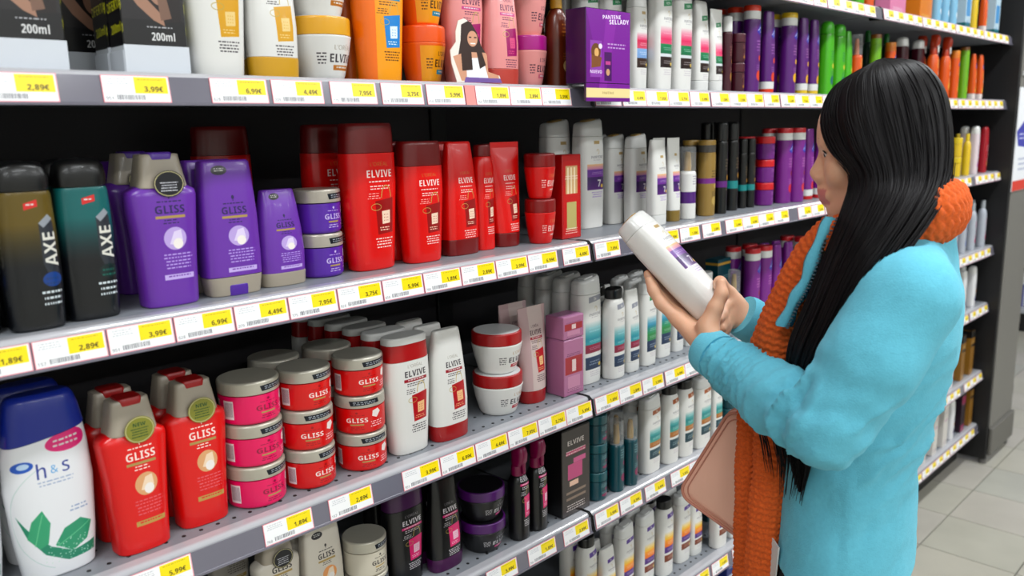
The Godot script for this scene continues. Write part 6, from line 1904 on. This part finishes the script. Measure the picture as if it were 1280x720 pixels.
func jacket_bend(p: Vector3, g: Vector3) -> float:
	var elbow := Vector3(-0.212, 1.166, -0.006)
	var cuff := Vector3(-0.090, 1.201, -0.180)
	var shoulder := Vector3(-0.150, 1.330, 0.074)
	var d := 0.0
	# folds around the near forearm, deepest towards the cuff and the crook of the elbow
	var ax := cuff - elbow
	var t := (p - elbow).dot(ax) / ax.length_squared()
	var away := p.distance_to(elbow + ax * clampf(t, 0.0, 1.0))
	if away < 0.085:
		var w := smoothstep(0.085, 0.06, away)
		var wob := jacket_noise.get_noise_3d(p.x * 12.0, p.y * 12.0, p.z * 12.0)
		# which way round the sleeve, so that the folds run as spirals
		var round_ := atan2(g.y, -g.x)
		var ph := t * lerpf(30.0, 62.0, smoothstep(0.5, 0.9, t)) + wob * 4.0 + round_ * 0.8
		var crest := 1.0 - 2.0 * pow(absf(sin(ph * 0.5)), 0.7)
		var amp := 0.0026 + 0.0040 * smoothstep(0.5, 0.85, t) + 0.0085 * exp(-pow((t - 0.15) / 0.16, 2.0)) * clampf(0.5 + g.y * 0.7 - g.z * 0.5, 0.1, 1.2)
		amp *= 0.55 + 0.9 * absf(jacket_noise.get_noise_3d(p.x * 7.0 + 9.0, p.y * 7.0, p.z * 7.0))
		d += w * amp * crest * smoothstep(-0.25, 0.05, t) * smoothstep(1.12, 0.98, t)
		if t > 0.93: d -= 0.003 * w
	# drag lines from the shoulder towards the waist
	var s := jacket_noise.get_noise_3d(p.x * 5.0, (p.y * 5.0 + p.z * 4.0), p.z * 9.0 - p.y * 6.0)
	d += s * 0.0036
	var u := (p - shoulder).dot((elbow - shoulder).normalized()) / shoulder.distance_to(elbow)
	var au := p.distance_to(shoulder + (elbow - shoulder) * clampf(u, 0.0, 1.0))
	if au < 0.09 and u > 0.3: d += 0.0014 * sin(u * 26.0 + s * 5.0) * smoothstep(0.3, 0.75, u) * smoothstep(0.09, 0.066, au)
	# drapes running from behind the arm down across her back
	if p.z > 0.0 and p.x < 0.06:
		var dr := p.y - 0.72 * p.z
		d += 0.0075 * (0.6 - pow(absf(sin(dr * 78.0 + s * 3.5)), 0.6)) * smoothstep(1.02, 1.08, p.y) * smoothstep(1.27, 1.18, p.y) * smoothstep(0.0, 0.06, p.z) * (0.5 + absf(s) * 1.6)
	# waist creases at her back
	if p.y < 1.15: d += 0.0035 * sin(p.y * 62.0 + p.z * 38.0 + s * 4.0) * smoothstep(0.93, 1.02, p.y) * smoothstep(1.15, 1.07, p.y) * clampf(g.z + 0.35, 0.0, 1.0)
	d += jacket_noise.get_noise_3d(p.x * 40.0, p.y * 40.0, p.z * 40.0) * 0.0007
	# seam down the side panel
	if p.x < -0.05 and p.y < 1.12 and absf(p.z - 0.012 - (1.0 - p.y) * 0.03) < 0.005: d -= 0.0016
	return d

func person_jacket(who: Node3D) -> void:
	jacket_noise.seed = 11
	jacket_noise.frequency = 1.0
	jacket_noise.fractal_octaves = 3
	var mb := MB.new()
	var f := Field.new(Vector3(-0.32, 0.84, -0.26), Vector3(0.30, 1.47, 0.20), 0.0065, 0.010)
	f.column([[0.882, 0.0, 0.166, 0.102], [0.93, 0.0, 0.160, 0.099], [1.02, 0.0, 0.146, 0.096], [1.09, 0.008, 0.140, 0.103], [1.17, 0.018, 0.148, 0.112], [1.25, 0.030, 0.158, 0.111], [1.31, 0.042, 0.150, 0.098], [1.365, 0.058, 0.105, 0.068], [1.40, 0.062, 0.068, 0.058]])
	f.column([[1.36, 0.055, 0.064, 0.06], [1.42, 0.04, 0.062, 0.06]])
	var L := [[Vector3(-0.085, 1.352, 0.070), 0.052], [Vector3(-0.150, 1.330, 0.074), 0.062], [Vector3(-0.188, 1.255, 0.044), 0.059], [Vector3(-0.212, 1.166, -0.006), 0.052], [Vector3(-0.150, 1.172, -0.086), 0.047], [Vector3(-0.090, 1.201, -0.180), 0.040]]
	var R := [[Vector3(0.085, 1.350, 0.058), 0.052], [Vector3(0.150, 1.325, 0.052), 0.062], [Vector3(0.178, 1.22, 0.02), 0.058], [Vector3(0.195, 1.105, -0.028), 0.051], [Vector3(0.135, 1.165, -0.10), 0.046], [Vector3(0.076, 1.222, -0.166), 0.040]]
	for ch in [L, R]:
		for q in ch.size() - 1:
			f.bone(ch[q][0], ch[q][1], ch[q + 1][0], ch[q + 1][1])
	f.mesh_into(mb, self, false, true)
	var m := StandardMaterial3D.new()
	m.albedo_color = Color(0.395, 0.75, 0.84)
	m.albedo_texture = noise_tex(21, 0.06, Color(0.93, 0.94, 0.95), Color(1, 1, 1), 256)
	m.uv1_triplanar = true
	m.uv1_scale = Vector3(7, 7, 7)
	m.roughness = 0.95
	m.rim_enabled = true
	m.rim = 0.35
	m.rim_tint = 0.6
	m.heightmap_enabled = true
	m.heightmap_texture = noise_tex(22, 0.2, Color(0, 0, 0), Color(1, 1, 1), 256)
	m.heightmap_scale = 0.06
	var j := part(who, "fleece_jacket", mb, m, "turquoise fleece jacket")
	# ribbed ends of the sleeves
	for q in [[L, -1.0], [R, 1.0]]:
		var ch: Array = q[0]
		var dir: Vector3 = (ch[5][0] - ch[4][0]).normalized()
		var c := MB.new()
		var path := PackedVector3Array()
		for k in 5: path.append(ch[5][0] + dir * (0.010 + k * 0.0075))
		c.tube(path, [0.0375, 0.0378, 0.0376, 0.0372, 0.035], 28)
		part(j, "cuff", c, m)
	# the standing collar's free edge with its zip, running down beside the scarf
	var zp := MB.new()
	var rows := []
	var uvs := []
	var pts := [Vector3(-0.086, 1.428, -0.030), Vector3(-0.096, 1.386, -0.046), Vector3(-0.100, 1.340, -0.058), Vector3(-0.100, 1.303, -0.075), Vector3(-0.096, 1.266, -0.090)]
	for k in 25:
		var p: Vector3 = curve(pts, k / 24.0)
		var wv: Vector3 = Vector3(-0.25, 0.1, -1.0).normalized() * (0.011 + 0.002 * sin(k * 0.9))
		rows.push_front(PackedVector3Array([p - wv + Vector3(0.004, 0, 0), p - wv * 0.4 + Vector3(-0.003, 0, 0), p + Vector3(-0.005, 0, 0), p + wv * 0.7 + Vector3(-0.003, 0, 0), p + wv + Vector3(0.004, 0, 0), p - wv + Vector3(0.004, 0, 0)]))
		uvs.push_front(PackedVector2Array([Vector2(0, 0), Vector2(.2, 0), Vector2(.5, 0), Vector2(.8, 0), Vector2(1, 0), Vector2(0, 0)]))
	zp.grid(rows, uvs, true)
	part(j, "collar_edge", zp, m)
	var zt := MB.new()
	for k in 34:
		var p2: Vector3 = curve(pts, k / 33.0)
		zt.box(p2 + Vector3(-0.0075, 0, 0.008), Vector3(0.003, 0.0022, 0.0042), 0.0004)
	part(j, "zip", zt, mat(Color(0.30, 0.36, 0.40), 0.35, 0.6))
	# the white shirt tail below the hem, front
	var sh := MB.new()
	sh.plate(PackedVector2Array([Vector2(-0.03, -0.03), Vector2(0.012, -0.045), Vector2(0.028, 0.05), Vector2(-0.03, 0.05)]), -0.001, 0.001)
	var so := part(who, "shirt", sh, mat(Color(0.85, 0.85, 0.84), 0.8))
	so.position = Vector3(-0.086, 0.872, -0.0935)
	so.rotation.y = -2.6

func person_trousers(who: Node3D) -> void:
	var mb := MB.new()
	var f := Field.new(Vector3(-0.22, 0.0, -0.20), Vector3(0.22, 0.95, 0.16), 0.013, 0.010)
	f.column([[0.76, 0.0, 0.155, 0.095], [0.90, 0.0, 0.152, 0.094]])
	for s in [-1.0, 1.0]:
		f.bone(Vector3(s * 0.075, 0.82, 0.0), 0.088, Vector3(s * 0.086, 0.47, 0.0), 0.064)
		f.bone(Vector3(s * 0.086, 0.47, 0.0), 0.064, Vector3(s * 0.086, 0.12, 0.022), 0.05)
	f.mesh_into(mb, self, false, false)
	part(who, "trousers", mb, mat(Color(0.05, 0.05, 0.065), 0.85))
	for s in [-1.0, 1.0]:
		var sh := MB.new()
		sh.loft([[0, .94, .98, 2.6], [.1, 1, 1, 2.6], [.35, .98, .97, 2.5], [.7, .8, .75, 2.3, 0, .06], [1, .62, .4, 2.2, 0, .22]], 0.088, 0.235, 0.075, 24, Vector3(s * 0.09, 0.0, -0.045))
		part(who, "shoe", sh, mat(Color(0.04, 0.04, 0.045), 0.5))

func person_scarf(who: Node3D) -> void:
	var pts := [Vector3(-0.070, 0.78, -0.112), Vector3(-0.072, 0.90, -0.112), Vector3(-0.070, 1.02, -0.108), Vector3(-0.066, 1.12, -0.108), Vector3(-0.060, 1.21, -0.110), Vector3(-0.056, 1.30, -0.088), Vector3(-0.062, 1.375, -0.046), Vector3(-0.088, 1.412, 0.020), Vector3(-0.064, 1.430, 0.094), Vector3(0.0, 1.438, 0.112), Vector3(0.064, 1.430, 0.090), Vector3(0.088, 1.412, 0.015), Vector3(0.056, 1.385, -0.052), Vector3(0.012, 1.335, -0.094), Vector3(-0.022, 1.262, -0.122), Vector3(-0.034, 1.17, -0.142), Vector3(-0.034, 1.06, -0.148), Vector3(-0.032, 0.93, -0.148), Vector3(-0.032, 0.78, -0.146)]
	var refs := [Vector3(-1, 0, 0), Vector3(-1, 0, 0), Vector3(-1, 0, 0), Vector3(-1, 0, 0), Vector3(-1, 0, 0), Vector3(-1, 0, -0.2), Vector3(-1, 0, -0.4), Vector3(-1, 0, 0), Vector3(-0.6, 0, 0.8), Vector3(0, 0, 1), Vector3(0.6, 0, 0.8), Vector3(1, 0, 0), Vector3(0.6, 0, -0.7), Vector3(0.1, 0.2, -1), Vector3(-0.5, 0.1, -0.8), Vector3(-1, 0, -0.2), Vector3(-1, 0, 0), Vector3(-1, 0, 0), Vector3(-1, 0, 0)]
	var wid := [0.026, 0.026, 0.025, 0.025, 0.026, 0.028, 0.034, 0.036, 0.038, 0.040, 0.038, 0.036, 0.032, 0.026, 0.023, 0.021, 0.021, 0.021, 0.022]
	var thick := [0.014, 0.014, 0.015, 0.016, 0.017, 0.020, 0.022, 0.022, 0.024, 0.026, 0.024, 0.022, 0.020, 0.018, 0.016, 0.015, 0.014, 0.014, 0.014]
	var mb := MB.new()
	var rows := []
	var uvs := []
	var S := 1300
	var A := 56
	var run := 0.0
	var prev := Vector3.ZERO
	for q in S + 1:
		var t := float(q) / S
		var p: Vector3 = curve(pts, t)
		var tan_: Vector3 = (curve(pts, minf(t + 0.004, 1.0)) - curve(pts, maxf(t - 0.004, 0.0))).normalized()
		var rf: Vector3 = curve(refs, t)
		rf = (rf - tan_ * rf.dot(tan_)).normalized()
		var wd := tan_.cross(rf)
		if q: run += p.distance_to(prev)
		prev = p
		var row := PackedVector3Array()
		var uv := PackedVector2Array()
		var w: float = curve(wid, t)
		var th: float = curve(thick, t)
		for j in A + 1:
			var a := TAU * j / A
			# knitted columns of V stitches
			var col := a / TAU * 12.0
			var fr := absf(col - floor(col) - 0.5) * 2.0
			var st := fposmod(run / 0.0105 + fr * 0.55, 1.0)
			var bump := (1.0 - pow(absf(st - 0.5) * 2.0, 2.0)) * (0.35 + 0.65 * sin(PI * (1.0 - fr) * 0.5 + 0.4)) - 0.5
			var cable := sin(run / 0.016 + floor(col / 2.0) * 2.1) * 0.0008
			var k := 0.0042 * bump + cable
			var e := Vector2(cos(a), sin(a))
			row.append(p + rf * e.x * (th + k) + wd * e.y * (w + k))
			uv.append(Vector2(float(j) / A * 4.0, run * 20.0))
		rows.append(row)
		uvs.append(uv)
	for q in 2:
		var e0 := PackedVector3Array()
		e0.resize(A + 1)
		e0.fill(pts[0] if q == 0 else pts[-1])
		if q == 0: rows.push_front(e0); uvs.push_front(uvs[0])
		else: rows.append(e0); uvs.append(uvs[-1])
	mb.grid(rows, uvs, true)
	var m := StandardMaterial3D.new()
	m.albedo_color = Color(0.92, 0.40, 0.12)
	m.albedo_texture = noise_tex(31, 0.08, Color(0.78, 0.74, 0.7), Color(1, 1, 1), 256)
	m.uv1_triplanar = true
	m.uv1_scale = Vector3(9, 9, 9)
	m.roughness = 0.95
	m.rim_enabled = true
	m.rim = 0.4
	m.rim_tint = 0.7
	part(who, "knitted_scarf", mb, m, "orange knitted scarf")

func person_hair(who: Node3D) -> void:
	var F := [Vector3(0.0000, 1.6458, 0.0036), Vector3(-0.0120, 1.6110, -0.0502), Vector3(-0.0400, 1.5655, -0.0618), Vector3(-0.0620, 1.5249, -0.0450), Vector3(-0.0740, 1.4975, -0.0181), Vector3(-0.0860, 1.4750, -0.0067), Vector3(-0.1120, 1.4385, -0.0112), Vector3(-0.1150, 1.3939, -0.0242), Vector3(-0.1120, 1.3058, -0.0529), Vector3(-0.1120, 1.2447, -0.0726), Vector3(-0.1120, 1.1838, -0.0758), Vector3(-0.1220, 1.0775, -0.0659), Vector3(-0.1300, 1.0277, -0.0485)]
	var B := [Vector3(0.0000, 1.6485, 0.0139), Vector3(-0.0000, 1.6392, 0.0629), Vector3(-0.0000, 1.6031, 0.0942), Vector3(0.0000, 1.5484, 0.1088), Vector3(-0.0250, 1.4837, 0.1116), Vector3(-0.0850, 1.4447, 0.0996), Vector3(-0.1400, 1.3990, 0.0738), Vector3(-0.1750, 1.3551, 0.0450), Vector3(-0.1750, 1.2919, 0.0192), Vector3(-0.1600, 1.2297, -0.0064), Vector3(-0.1350, 1.1669, -0.0313), Vector3(-0.1300, 1.0857, -0.0375), Vector3(-0.1300, 1.0353, -0.0420)]
	var bulge := [0.0, 0.046, 0.062, 0.064, 0.060, 0.052, 0.040, 0.032, 0.028, 0.022, 0.016, 0.014, 0.004]
	var inner := [0.0, 0.01, 0.02, 0.02, 0.02, 0.02, 0.022, 0.022, 0.02, 0.016, 0.012, 0.01, 0.003]
	var nz := FastNoiseLite.new()
	nz.seed = 5
	nz.frequency = 1.0
	nz.fractal_octaves = 2
	var m := StandardMaterial3D.new()
	m.albedo_color = Color(0.06, 0.05, 0.058)
	m.roughness = 0.48
	m.metallic_specular = 0.27
	var mb := MB.new()
	for side in [-1.0, 1.0]:
		var rows := []
		var uvs := []
		var V := 110
		var U := 420 if side < 0 else 90
		var vmax := 1.0 if side < 0 else 0.47
		for r in V + 1:
			var v := float(r) / V * vmax
			var a: Vector3 = curve(F, v)
			var b: Vector3 = curve(B, v)
			var bu: float = maxf(0.0, curve(bulge, v))
			var inn: float = maxf(0.0, curve(inner, v))
			var row := PackedVector3Array()
			var uv := PackedVector2Array()
			for j in U + 1:
				var u := float(j) / U
				var c := a.lerp(b, u)
				var s := pow(sin(PI * u), lerpf(1.05, 0.62, smoothstep(0.0, 0.5, u)))
				c.x -= bu * s
				if v < 0.3: c.y += 0.010 * sin(PI * u) * (1.0 - v / 0.3) * (v / 0.3)
				var lock := nz.get_noise_2d(u * 13.0 + 3.0, v * 2.2 + side) * 0.0034 * smoothstep(0.1, 0.6, v)
				var strand := nz.get_noise_2d(u * 150.0, v * 3.0 + 40.0 + side) * 0.0006 + nz.get_noise_2d(u * 33.0, v * 2.5 + 9.0) * 0.0009 * smoothstep(0.05, 0.4, v)
				c.x -= (lock + strand) * smoothstep(0.0, 0.04, v)
				c.z += lock * 0.8 * (2.0 * u - 1.0)
				if side > 0: c.x = -c.x
				row.append(c)
				uv.append(Vector2(u, v))
			for j in range(1, U / 6 + 1):
				var u2 := 1.0 - float(j) / (U / 6)
				var c2 := a.lerp(b, u2)
				c2.x += inn * sin(PI * u2)
				if side > 0: c2.x = -c2.x
				row.append(c2)
				uv.append(Vector2(u2, v))
			if side < 0: row.reverse(); uv.reverse()
			rows.append(row)
			uvs.append(uv)
		rows.reverse(); uvs.reverse()
		if side < 0:
			for q in rows.size(): rows[q].reverse(); uvs[q].reverse()
		else:
			for q in rows.size(): rows[q].reverse(); uvs[q].reverse()
		mb.grid(rows, uvs, true)
	var hair := part(who, "hair", mb, m, "long straight black hair")
	# single strands: loose ones along the edges and the thin tips below the arm
	var r := RandomNumberGenerator.new()
	r.seed = 99
	var sb := MB.new()
	for k in 260:
		var u := r.randf()
		var edge := k % 3 == 0
		if edge: u = r.randf_range(-0.05, 0.03) if k % 2 else r.randf_range(0.97, 1.05)
		var v0 := r.randf_range(0.0, 0.55) if not edge else r.randf_range(0.3, 0.7)
		var v1 := minf(1.0, v0 + r.randf_range(0.25, 0.5))
		var path := PackedVector3Array()
		var drift := r.randf_range(-0.012, 0.012)
		for q in 15:
			var v := lerpf(v0, v1, q / 14.0)
			var c: Vector3 = curve(F, v).lerp(curve(B, v), u + drift * q / 3.0)
			var uu := clampf(u + drift * q / 3.0, 0.0, 1.0)
			c.x -= maxf(0.0, curve(bulge, v)) * pow(sin(PI * uu), lerpf(1.05, 0.62, smoothstep(0.0, 0.5, uu))) + 0.0025 * sin(PI * q / 14.0) + 0.0008
			path.append(c)
		sb.tube(path, [0.0004, 0.0007, 0.0008, 0.0008, 0.0008, 0.0008, 0.0008, 0.0008, 0.0008, 0.0008, 0.0008, 0.0007, 0.0006, 0.0005, 0.0003], 4)
	for k in 62:
		# tips hanging below the forearm
		var a := r.randf()
		var top := Vector3(-0.128, 1.125, lerpf(-0.094, -0.030, a)) + Vector3(r.randf_range(-0.010, 0.002), 0, 0)
		var tip := Vector3(-0.137, r.randf_range(1.02, 1.07) - 0.012 * a, lerpf(-0.078, -0.040, a) + r.randf_range(-0.004, 0.004))
		if k < 10:
			top = Vector3(-0.112, 1.115, r.randf_range(-0.125, -0.100))
			tip = Vector3(-0.118, r.randf_range(1.03, 1.07), top.z + 0.026)
		var pth := PackedVector3Array()
		for q in 8: pth.append(top.lerp(tip, q / 7.0) + Vector3(0, 0, 0.004 * sin(q * 0.45 + a * 1.5)))
		sb.tube(pth, [0.0010, 0.0012, 0.0011, 0.0010, 0.0008, 0.0006, 0.0005, 0.0003], 4)
	var so := part(hair, "loose_strands", sb, m)
	so.set_meta("kind", "stuff")

func held_things() -> void:
	var turn := Basis(Vector3.UP, deg_to_rad(PERSON_TURN))
	# the bottle in her hands
	var s := spec("care_violet_large")
	var src := make("care_violet_large")
	var o: Node3D = src.duplicate()
	o.name = numbered("shampoo_bottle")
	add_child(o)
	var y := (turn * HELD_AXIS).normalized()
	var z := turn * HELD_FACE
	z = (z - y * z.dot(y)).normalized()
	o.transform = Transform3D(Basis(y.cross(z), y, z).scaled_local(Vector3(0.93, 0.86, 1.22)), PERSON_AT + turn * HELD_FOOT)
	meta(o, "white bottle with violet print held in the woman's hands", "bottle")
	for k in protos: protos[k].free()
	protos.clear()
	# the pink bag hanging at her front
	var t := thing("handbag", "dusty pink flat handbag with piped edge beside orange scarf", "handbag")
	var hide := mat(Color(0.93, 0.72, 0.63), 0.55)
	var edge := mat(Color(0.78, 0.52, 0.44), 0.5)
	var w := 0.205
	var h := 0.150
	var rad := 0.024
	var outline := PackedVector2Array()
	for c in [[1, 1, 0.0], [-1, 1, PI / 2], [-1, -1, PI], [1, -1, PI * 1.5]]:
		for q in 7:
			var a: float = c[2] + PI / 2 * q / 6.0
			outline.append(Vector2(c[0] * (w / 2 - rad) + cos(a) * rad, c[1] * (h / 2 - rad) + sin(a) * rad))
	var bb := MB.new()
	var rr := []
	var uu := []
	for st in [[0.0, -1.0], [0.8, -0.96], [0.97, -0.7], [1.0, -0.3], [1.0, 0.3], [0.97, 0.7], [0.8, 0.96], [0.0, 1.0]]:
		var row := PackedVector3Array()
		var uv := PackedVector2Array()
		for q in outline.size() + 1:
			var p: Vector2 = outline[q % outline.size()]
			row.append(Vector3(p.x * st[0], p.y * st[0], st[1] * 0.014))
			uv.append(Vector2(p.x / w + 0.5, p.y / h + 0.5))
		rr.append(row)
		uu.append(uv)
	bb.grid(rr, uu, true)
	part(t, "bag_body", bb, hide)
	for sz in [-1.0, 1.0]:
		var pp := MB.new()
		var path := PackedVector3Array()
		for q in outline.size() + 1:
			var p2: Vector2 = outline[q % outline.size()]
			path.append(Vector3(p2.x * 0.985, p2.y * 0.985, sz * 0.0105))
		pp.tube(path, [0.0028], 8)
		part(t, "piping", pp, edge)
		var stc := MB.new()
		var p3 := PackedVector3Array()
		for q in outline.size() + 1:
			var p4: Vector2 = outline[q % outline.size()]
			p3.append(Vector3(p4.x * 0.90, p4.y * 0.87, sz * 0.0133))
		stc.tube(p3, [0.0011], 6)
		part(t, "seam", stc, edge)
	var stp := MB.new()
	var sp := PackedVector3Array()
	for q in 21:
		var a3 := PI * q / 20.0
		sp.append(Vector3(0.10 + 0.11 * sin(a3), -0.06 + 0.12 * q / 20.0, 0.0))
	stp.tube(sp, [0.005], 8)
	part(t, "strap", stp, hide)
	var ua := Vector3(0.0, 0.886, 0.463)
	var ub := Vector3(0.0, -0.463, 0.886)
	var centre := Vector3(0.062, 0.898, -0.298) + ua * (w / 2) + ub * (h / 2)
	# its long side rises from the low front corner
	var bx := turn * ua
	var by := turn * ub
	t.transform = Transform3D(Basis(bx, -by, bx.cross(-by)), PERSON_AT + turn * centre)
